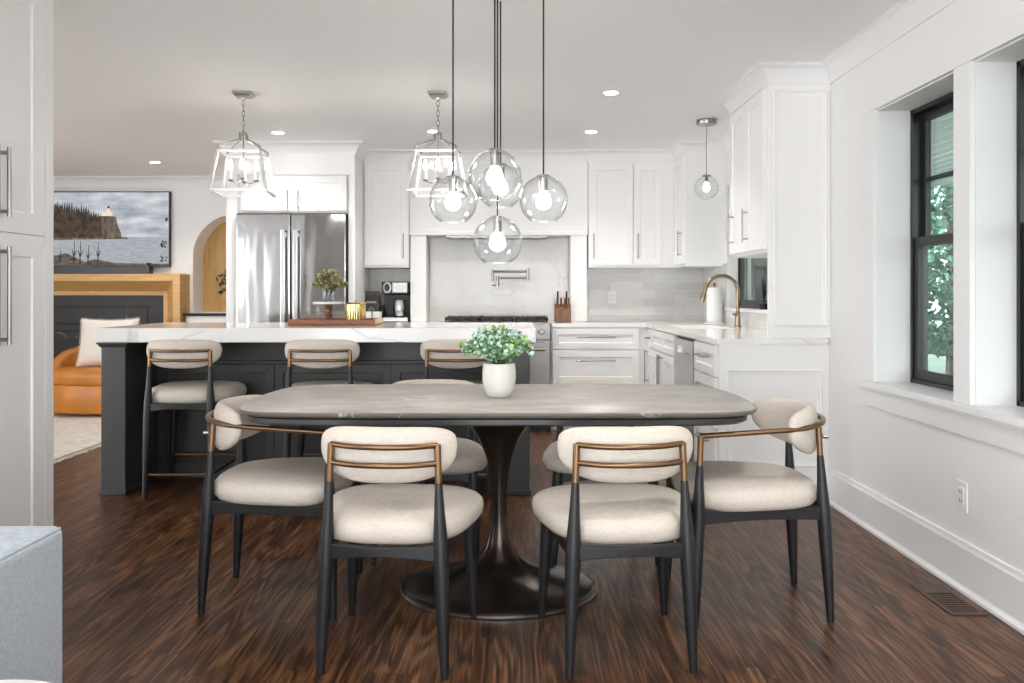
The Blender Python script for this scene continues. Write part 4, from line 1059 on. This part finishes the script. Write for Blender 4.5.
# grey sofa : right face X=-1.07, far face Y=1.96, top .62
t = thing('grey_sofa', 'grey blue wool sofa corner with piped edge at the near edge of the room', 'sofa', (-1.058, 1.965, 0))
def rb(bm, x0, x1, y0, y1, z0, z1): return box(bm, x0, x1, y0, y1, z0, z1)
link('back_panel', box(BM(), -.95, -.181, -.20, 0, .05, .620), M['sofa'], t, bevel=.022, seg=5)
link('arm', box(BM(), -.18, 0, -1.55, 0, .05, .622), M['sofa'], t, bevel=.022, seg=5)
link('seat_base', box(BM(), -.95, -.19, -1.5, -.21, .05, .30), M['sofa'], t, bevel=.02, seg=3)
link('seat_cushion', box(BM(), -.95, -.19, -1.48, -.21, .302, .45), M['sofa'], t, bevel=.04, seg=5)
b = BM(); tube(b, [(-.0065, -.016, .6155), (-.0065, -1.54, .6155)], .0035, 8); link('piping', b, M['sofa'], t, smooth=True)
for x, y in ((-.06,-.06),(-.85,-.06),(-.06,-1.45),(-.85,-1.4)): link('foot', cyl(BM(), x, y, 0, .05, .02), M['black'], t)
# white side table, bottom edge
t = thing('side_table', 'round white side table just peeping in beside the grey sofa', 'side table', (-.850, 1.222, 0.0))
link('table_top', lathe(BM(), [(0,.485),(.185,.485),(.197,.490),(.20,.498),(.197,.507),(.185,.51),(0,.51)], seg=56), M['ceramic'], t, smooth=40)
link('table_stem', cyl(BM(), 0, 0, .02, .485, .03), M['ceramic'], t, smooth=35)
link('table_foot', lathe(BM(), [(0,0),(.15,0),(.152,.01),(.12,.02),(0,.022)], seg=40), M['ceramic'], t, smooth=35)
# floor vent
t = thing('floor_vent', 'dark wooden floor register set flush in the floor beside the baseboard', 'floor vent', (1.655, 3.17, 0))
b = BM(); w_, l_ = .065, .165
for a in ((-w_, -w_+.016, -l_, l_), (w_-.016, w_, -l_, l_), (-w_+.016, w_-.016, -l_, -l_+.03), (-w_+.016, w_-.016, l_-.11, l_)): box(b, *a, .0005, .004)
link('vent_frame', b, M['ventwood'], t, bevel=.001)
b = BM(); 
for k in range(10): box(b, -w_+.016, w_-.016, -l_+.036+k*.018, -l_+.046+k*.018, .001, .0032)
link('vent_louvres', b, M['ventwood'], t); link('vent_well', box(BM(), -w_+.016, w_-.016, -l_+.03, l_-.11, .0002, .0009), M['dark'], t)

# ------------------------------------------------------------------ living room beyond
# fireplace surround
FX1 = -3.52; FW = 2.75; FX0 = FX1-FW; fyf = 8.77
t = thing('fireplace_surround', 'honey oak fireplace surround with a deep sloping frame round dark stone', 'fireplace', (0,0,0))
zt = P(0, 273.7, fyf).z
def fr(o, y): return [(FX1-o, y, 0), (FX1-o, y, zt-o), (FX0+o, y, zt-o), (FX0+o, y, 0)]
b = BM(); steps = [(0, FY-.001), (0, fyf), (.075, fyf), (.185, fyf+.13), (.228, fyf+.13), (.228, FY-.12)]
cols = [[b.verts.new(v) for v in fr(o, y)] for o, y in steps]
for A, B in zip(cols, cols[1:]):
    for k in range(3): b.faces.new((A[k], B[k], B[k+1], A[k+1]))
link('oak_frame', b, M['oak'], t)
link('stone_surround', box(BM(), FX0+.229, FX1-.229, FY-.12, FY-.09, 0, zt-.229), M['slate'], t)
b = BM(); cxm = (FX0+FX1)/2
for o, y in ((.40, .006), (.58, .02), (.66, .03)):
    xa, xb, zz = FX0+o, FX1-o, zt-o+.06; w_ = .02
    box(b, xa, xa+w_, FY-.12-y, FY-.12, 0, zz); box(b, xb-w_, xb, FY-.12-y, FY-.12, 0, zz); box(b, xa+w_, xb-w_, FY-.12-y, FY-.12, zz-w_, zz)
link('firebox_frame', b, M['firebox'], t, bevel=.003)
link('firebox_opening', box(BM(), FX0+.69, FX1-.69, FY-.128, FY-.12, 0, zt-.69), M['firebox'], t)
# TV
t = thing('television', 'wall mounted television showing a lighthouse on a lakeside cliff', 'television', (0,0,0))
ty = 8.988; R_ = P(169.6, 0, ty).x; zt2 = P(0, 191.3, ty).z; zb2 = P(0, 267, ty).z; wT = (zt2-zb2)*1.77
link('housing', box(BM(), R_-wT, R_, ty, ty+.05, zb2, zt2), M['blackp'], t, bevel=.003)
link('wall_bracket', box(BM(), R_-wT*.6, R_-wT*.4, ty+.05, FY-.0001, zb2+.2, zt2-.2), M['blackp'], t)
def scr(name, c1, c2, sc, st, s=.85):
    m, nt, b_ = new_mat(name); L = nt.links
    tc = N(nt, 'ShaderNodeTexCoord'); mp = N(nt, 'ShaderNodeMapping'); mp.inputs['Scale'].default_value = st; L.new(tc.outputs['Object'], mp.inputs['Vector'])
    n = N(nt, 'ShaderNodeTexNoise'); n.inputs['Scale'].default_value = sc; n.inputs['Detail'].default_value = 7; n.inputs['Roughness'].default_value = .6; L.new(mp.outputs[0], n.inputs['Vector'])
    r = ramp(nt, [(.35, c1), (.65, c2)]); L.new(n.outputs['Fac'], r.inputs[0])
    L.new(r.outputs[0], b_.inputs['Emission Color']); b_.inputs['Emission Strength'].default_value = .33
    b_.inputs['Base Color'].default_value = (.01,.01,.01,1); b_.inputs['Roughness'].default_value = .5; b_.inputs['Specular IOR Level'].default_value = .2
    return m
sm = [scr('screen_clouds', (.30,.34,.39), (.66,.68,.71), 3.2, (1,1,3.4)), scr('screen_lake', (.30,.33,.36), (.44,.47,.50), 14, (1,1,6)), scr('screen_cliff', (.035,.028,.022), (.21,.16,.13), 9, (2.4,1,1)),
      scr('screen_woods', (.012,.014,.010), (.10,.062,.035), 16, (1,1,1)), scr('screen_shore', (.03,.025,.02), (.20,.15,.12), 14, (1,1,3)), scr('screen_lighthouse', (.85,.65,.42), (.95,.80,.60), 5, (1,1,1)), scr('screen_twigs', (.012,.012,.012), (.03,.028,.025), 5, (1,1,1))]
def uv(px, py, k): q = P(px, py, ty); return (q.x, q.z)
b = BM()
def poly(pts, k, lay):
    vs = [b.verts.new((q[0], ty-.0006-.0004*lay, q[1])) for q in pts]; f = b.faces.new(vs); f.material_index = k
X0_ = R_-wT+.012; X1_ = R_-.010; Z1_ = zt2-.012; Z0_ = zb2+.014
hz = P(0, 237, ty).z
poly([(X0_, hz), (X1_, hz), (X1_, Z1_), (X0_, Z1_)], 0, 0); poly([(X0_, Z0_), (X1_, Z0_), (X1_, hz), (X0_, hz)], 1, 0)
cl = [(30,239.5),(54,240),(80,239.5),(112,239.2),(121.5,238.5),(121,233),(118,226),(116,217),(112,216),(100,216),(96,217),(92,222),(30,222)]
poly([(max(X0_, uv(x, y, 0)[0]), uv(x, y, 0)[1]) for x, y in cl], 2, 1)
wd = [(30,238)]; x = 30
while x < 101:
    yy = 203+ (x-54)*.20 if x < 84 else 209+(x-84)*.35
    wd += [(x, yy+random.uniform(0, 5)), (x+1.2, yy-random.uniform(0, 5)), (x+2.2, yy+random.uniform(2, 6))]; x += 2.4
wd += [(99, 226), (92, 236)]
wq = [uv(x, y, 0) for x, y in wd]
# fan of quads so the concave outline stays valid
base = P(0, 237.5, ty).z
for (xa, za), (xb, zb_) in zip(wq[1:-3], wq[2:-2]):
    if xb > X0_: poly([(max(xa, X0_), base), (xb, base), (xb, zb_), (max(xa, X0_), za)], 3, 2)
poly([uv(112,239,0), uv(129,239,0), uv(127,237.6,0), uv(119,237,0)], 2, 1)
# lighthouse
poly([uv(102,216,0), uv(113,216,0), uv(112,212.5,0), uv(103,212.5,0)], 5, 3); poly([uv(106,213,0), uv(110.5,213,0), uv(110,208.5,0), uv(106.6,208.5,0)], 5, 4); poly([uv(107.3,208.5,0), uv(109.8,208.5,0), uv(109.4,206,0), uv(107.8,206,0)], 6, 5)
# shore and twigs
poly([(X0_, Z0_), uv(135,266,0), uv(120,264,0), uv(95,259,0), uv(85,262,0), uv(66,253,0), uv(54,256,0), (X0_, uv(0,254,0)[1])], 4, 2)
poly([(X0_, Z0_), (X1_, Z0_), (X1_, Z0_+.02), (uv(120,0,0)[0], Z0_+.028), (X0_, Z0_+.015)], 4, 3)
for (xa, ya, h_, l_) in ((74,263,22,2), (80,264,23,3), (88,264,19,3), (98,263,21,2), (60,262,12,2)):
    for s_ in (0, 1, -1):
        p0 = uv(xa, ya, 0); p1 = uv(xa+l_*.3+s_*2.5, ya-h_*(.6 if s_ else 1), 0); w_ = .007
        q0 = uv(xa, ya-(h_*.3 if s_ else 0), 0)
        poly([(q0[0]-w_, q0[1]), (q0[0]+w_, q0[1]), (p1[0]+w_*.4, p1[1]), (p1[0]-w_*.4, p1[1])], 6, 5+s_)
for k in range(46):
    cx_, cy_, r_ = random.choice([(166,257,4.5), (165,244,3), (168,220,1.5), (150,265,2)])
    x = min(168.3, cx_+random.uniform(-r_, r_*.6)); y = cy_+random.uniform(-r_, r_)
    if x+1 < 168.8: poly([uv(x-1.8, y+.4, 0), uv(x-.3, y-1.3, 0), uv(x+.8, y+.7, 0)], 6, 7)
link('screen', b, sm, t)
tag(link('soundbar', box(BM(), -5.1, P(150.5,0,8.85).x, 8.82, 8.92, zt+.002, zt+.085), M['blackp'], bevel=.006), 'black soundbar lying on the oak mantel under the television', 'soundbar')
# niche cabinet
t = thing('niche_cabinet', 'low white cabinet with dark top under the arched oak niche', 'cabinet', (-3.505, 8.86, 0))
link('body', box(BM(), .01, 1.08, 0, .178, 0, .93), M['cab'], t)
link('door', shaker(BM(), .04, .5, .1, .90), M['cab'], t); link('door', shaker(BM(), .505, .97, .1, .90), M['cab'], t)
link('cabinet_top', box(BM(), -.012, 1.085, -.03, .178, .9305, .958), M['firebox'], t, bevel=.003)
# niche plant
pv = P(232, 0, 9.1)
t = thing('vase_of_olive_branches', 'olive branch reaching out in front of the oak niche', 'plant', (pv.x, 9.12, .966))
link('vase', lathe(BM(), [(0,0),(.05,0),(.075,.06),(.07,.14),(.035,.20),(.03,.24),(.025,.24),(0,.05)], seg=28), M['blackp'], t, smooth=40)
b = BM()
for ax, az in ((-.14,.26),(-.16,.18),(-.10,.33),(.06,.33),(.1,.22),(-.12,.05)):
    pts = catmull([(0,0,.2),(ax*.5,.0,.2+abs(az)*.6),(ax,-.01,.2+az*.75)], 8); tube(b, pts, .002, 5)
    for k in range(11):
        q = pts[random.randint(7, len(pts)-1)]; leaves(b, q, (random.uniform(-1,1), random.uniform(-1,.4), random.uniform(-1,1)), .024, [1], aspect=2.4)
link('branches', b, [M['stem'], mat('dark_olive_leaf', (.05,.06,.025), .5)], t)
# rug
b = BM(); box(b, -5.9, -3.2, 5.35, 8.5, .0, .014)
for k in range(160):
    y = 5.36+k*.0196; box(b, -3.2, -3.2+random.uniform(.03,.06), y, y+.009, .0, .006)
tag(link('area_rug', b, M['rug']), 'cream wool rug with fringed edge under the orange leather chair', 'rug')
# leather barrel chair
t = thing('leather_lounge_chair', 'cognac orange leather barrel lounge chair on the cream rug', 'lounge chair', (-3.87, 8.15, .014))
def bar(th, A=.66, B=.42, e=2.6):
    c_, s_ = math.cos(th), math.sin(th); q = (abs(c_)**e+abs(s_)**e)**(-1/e); return (A*q*c_, B*q*s_)
b = BM(); rings_solid(b, bar, [(0,.03),(.95,.03),(.97,.05),(.98,.28),(.96,.295),(0,.295)], 64); link('chair_base', b, M['leather'], t, smooth=40)
b = BM(); rings_solid(b, lambda th: (bar(th)[0]*.90, bar(th)[1]*.93-.035), [(0,.296),(.97,.296),(1.0,.32),(1.02,.37),(1.0,.415),(.95,.435),(.8,.445),(0,.448)], 64); link('seat_cushion', b, M['leather'], t, smooth='all')
b = BM(); outer = []; 
rings = []
for i in range(41):
    a = -.42 + (PI+.84)*i/40
    p = bar(a); inn = (p[0]*.83, p[1]*.74); u = abs(i-20)/20
    zt_ = .66 - .26*u**2.6; zb_ = .285
    po, pi_ = Vector((p[0]*1.0, p[1], 0)), Vector((inn[0], inn[1], 0)); md = (po+pi_)/2
    ring = []
    for (w_, z_) in ((1.0, zb_), (1.04, (zb_+zt_)/2), (1.0, zt_-.04), (.8, zt_-.008), (.5, zt_), (.2, zt_-.008), (0, zt_-.04), (-.03, (zb_+zt_)/2), (0, zb_)):
        q = pi_.lerp(po, w_); ring.append(b.verts.new((q.x, q.y, z_)))
    rings.append(ring)
for A, B in zip(rings, rings[1:]):
    for k in range(9): b.faces.new((A[k], A[(k+1)%9], B[(k+1)%9], B[k]))
b.faces.new(rings[0]); b.faces.new(rings[-1][::-1]); link('curved_back', b, M['leather'], t, smooth='all')
b = BM(); cyl(b, 0, 0, 0, .03, .3); link('swivel_plinth', b, M['black'], t)
# throw pillow
t = thing('fringed_pillow', 'ivory pillow with fringed edges leaning on the orange leather chair', 'pillow', (P(105,0,8.02).x, 8.03, .465))
b = BM(); n = 22; W_ = .28; H_ = .235; top = {}
for s_ in (-1, 1):
    for i in range(n+1):
        for j in range(n+1):
            u, v = -1+2*i/n, -1+2*j/n
            pu = 1-.07*(1-v*v); pv_ = 1-.07*(1-u*u)
            th = .075*((1-u**4)*(1-v**4))**.45
            q = Vector((u*W_*pv_ if False else u*W_*(1-.06*(1-v*v)), s_*th, H_+v*H_*(1-.08*(1-u*u))))
            ang = math.radians(-12); q2 = Vector((q.x, q.y*math.cos(ang)-(q.z)*math.sin(ang), q.y*math.sin(ang)+q.z*math.cos(ang)))
            top[(s_, i, j)] = b.verts.new(q2)
for s_ in (-1, 1):
    for i in range(n):
        for j in range(n):
            vs = [top[(s_, i, j)], top[(s_, i+1, j)], top[(s_, i+1, j+1)], top[(s_, i, j+1)]]; b.faces.new(vs if s_ < 0 else vs[::-1])
link('pillow_body', b, M['pillow'], t, smooth='all')
b = BM(); ang = math.radians(-12)
def pq(x, z): return Vector((x, -(z)*math.sin(ang), z*math.cos(ang)))
for k in range(80):
    v = -1+2*k/79
    for s_ in (-1, 1):
        x = s_*W_*(1-.06*(1-v*v)); z = H_+v*H_
        tube(b, [pq(x, z), pq(x+s_*random.uniform(.010,.022), z+random.uniform(-.012,.006))], .0018, 3)
        z2 = H_+s_*H_*(1-.08*(1-v*v)); tube(b, [pq(v*W_, z2), pq(v*W_+random.uniform(-.006,.006), z2+s_*random.uniform(.008,.018))], .0018, 3)
link('fringe', b, M['pillow'], t)

# ------------------------------------------------------------------ outside
b = BM(); box(b, WX+.21, WX+3.6, -1.5, 9.5, 2.40, 2.52)
for k in range(23): box(b, WX+.22+k*.15, WX+.225+k*.15+.006, -1.5, 9.5, 2.394, 2.4)
struct('added_overhang', b, M['trim'])  # overhang added to cut the sky light entering the side windows
b = BM(); box(b, WX+.21, 45, -20, 60, -.6, -.5); tag(link('lawn_ground', b, M['lawn']), kind='structure')
def tree(x, y, h, r, mi, label):
    t = thing('garden_tree', label, 'tree', (x, y, -.5), 0, 'garden trees beyond the windows')
    link('trunk', tube(BM(), [(0,0,0),(.05,.02,h*.3),(-.03,.05,h*.6),(0,0,h*.8)], [.16,.12,.08,.03], 8), M['bark'], t, smooth=True)
    b = BM()
    for k in range(9000):
        a = random.uniform(0, 2*PI); u = random.uniform(-1, 1); rr_ = r*random.uniform(.6, 1)**.5; s = math.sqrt(1-u*u)
        c = Vector((rr_*s*math.cos(a), rr_*s*math.sin(a), h*.58+u*h*.42))
        leaves(b, c, (random.uniform(-1,1), random.uniform(-1,1), random.uniform(-1,1)), .075, [0,0,1], aspect=1.5)
    link('crown', b, [M['tree'], M['tree2']] if mi else [M['tree2'], M['tree']], t)
for q in ((6.4,12.0,5.0,1.5,0,'leafy garden tree seen through the lower part of the window nearest the kitchen'), (9.6,16.0,6.5,2.0,1,'darker leafy tree standing further back beyond the window'), (8.2,20.5,6.5,1.9,0,'light green tree far off beyond the window'), (14,22,7,2.4,1,'tall tree at the far garden end'), (6.2,26,6,2.2,1,'leafy tree seen through the sink window')):
    tree(*q)

t = thing('light_block_hedge', 'long green hedge added out of view to dim the windows', 'hedge', (6.6, -3, -.5))  # unseen hedge, added to block side light at the windows
b = BM()
for k in range(9000):
    y = random.uniform(0, 11.5); z = random.uniform(0, 3.0); x = random.choice((-.35, .35))*random.uniform(.6, 1.05)
    leaves(b, Vector((x, y, z)), (random.uniform(-1,1), random.uniform(-1,1), random.uniform(-1,1)), .16, [0,0,1], aspect=1.4)
link('hedge_leaves', b, [M['tree'], M['tree2']], t)
link('hedge_core', box(BM(), -.25, .25, .1, 11.4, 0, 2.8), M['bark'], t)
t = thing('stand_in_shed', 'made-up dark grey shed darkening the view through the small sink window', 'shed', (2.5, 9.7, -.5))  # shed made up so the sink window looks out on something dark
b = BM(); box(b, 0, 2.0, 0, 2.2, 0, 2.9)
for k in range(19): box(b, k*.108, k*.108+.012, -.012, 0, 0, 2.9)
link('shed_wall', b, M['shed'], t)
link('shed_roof', prism(BM(), [(-.2, 2.9), (2.2, 2.9), (1.0, 3.6)], -.2, 2.4, 'y'), M['black'], t)
b = BM(); box(b, .60, .72, -.04, -.012, 0, 2.3); box(b, 1.42, 1.50, -.04, -.012, 0, 2.3); box(b, .60, 1.50, -.04, -.012, 2.3, 2.4); link('door_trim', b, M['trim'], t)

# ------------------------------------------------------------------ world, light, camera
w = bpy.data.worlds.new('overcast_daylight'); scn.world = w; w.use_nodes = True; nt = w.node_tree; bg = nt.nodes['Background']
tc = N(nt, 'ShaderNodeTexCoord'); sx = N(nt, 'ShaderNodeSeparateXYZ'); nt.links.new(tc.outputs['Generated'], sx.inputs[0])
r = ramp(nt, [(0,(.84,.86,.87)), (.47,(.86,.88,.90)), (.53,(.96,.98,1.0)), (1,(.90,.95,1.0))]); mr = N(nt, 'ShaderNodeMapRange'); mr.inputs['From Min'].default_value = -1  # lower half kept bright, added to light the ceiling from below
nt.links.new(sx.outputs['Z'], mr.inputs['Value']); nt.links.new(mr.outputs[0], r.inputs[0]); nt.links.new(r.outputs[0], bg.inputs['Color']); bg.inputs['Strength'].default_value = 2.6
cam = bpy.data.cameras.new('camera'); co = bpy.data.objects.new('camera', cam); COL.objects.link(co); scn.camera = co
co.location = (0, 0, CH); co.rotation_euler = (PI/2, 0, 0); cam.sensor_width = 36; cam.lens = F/1024*36
cam.shift_x = -1/1024; cam.shift_y = -(341.5-VY)/1024; cam.clip_start = .05; cam.clip_end = 200
scn.view_settings.view_transform = 'Standard'; scn.view_settings.look = 'None'; scn.view_settings.gamma = 1; scn.view_settings.use_curve_mapping = False
scn.view_settings.exposure = 1.64
scn.cycles.max_bounces = 10; scn.cycles.diffuse_bounces = 6; scn.cycles.glossy_bounces = 5; scn.cycles.transparent_max_bounces = 24
scn.cycles.caustics_reflective = False; scn.cycles.caustics_refractive = False; scn.cycles.sample_clamp_indirect = 6
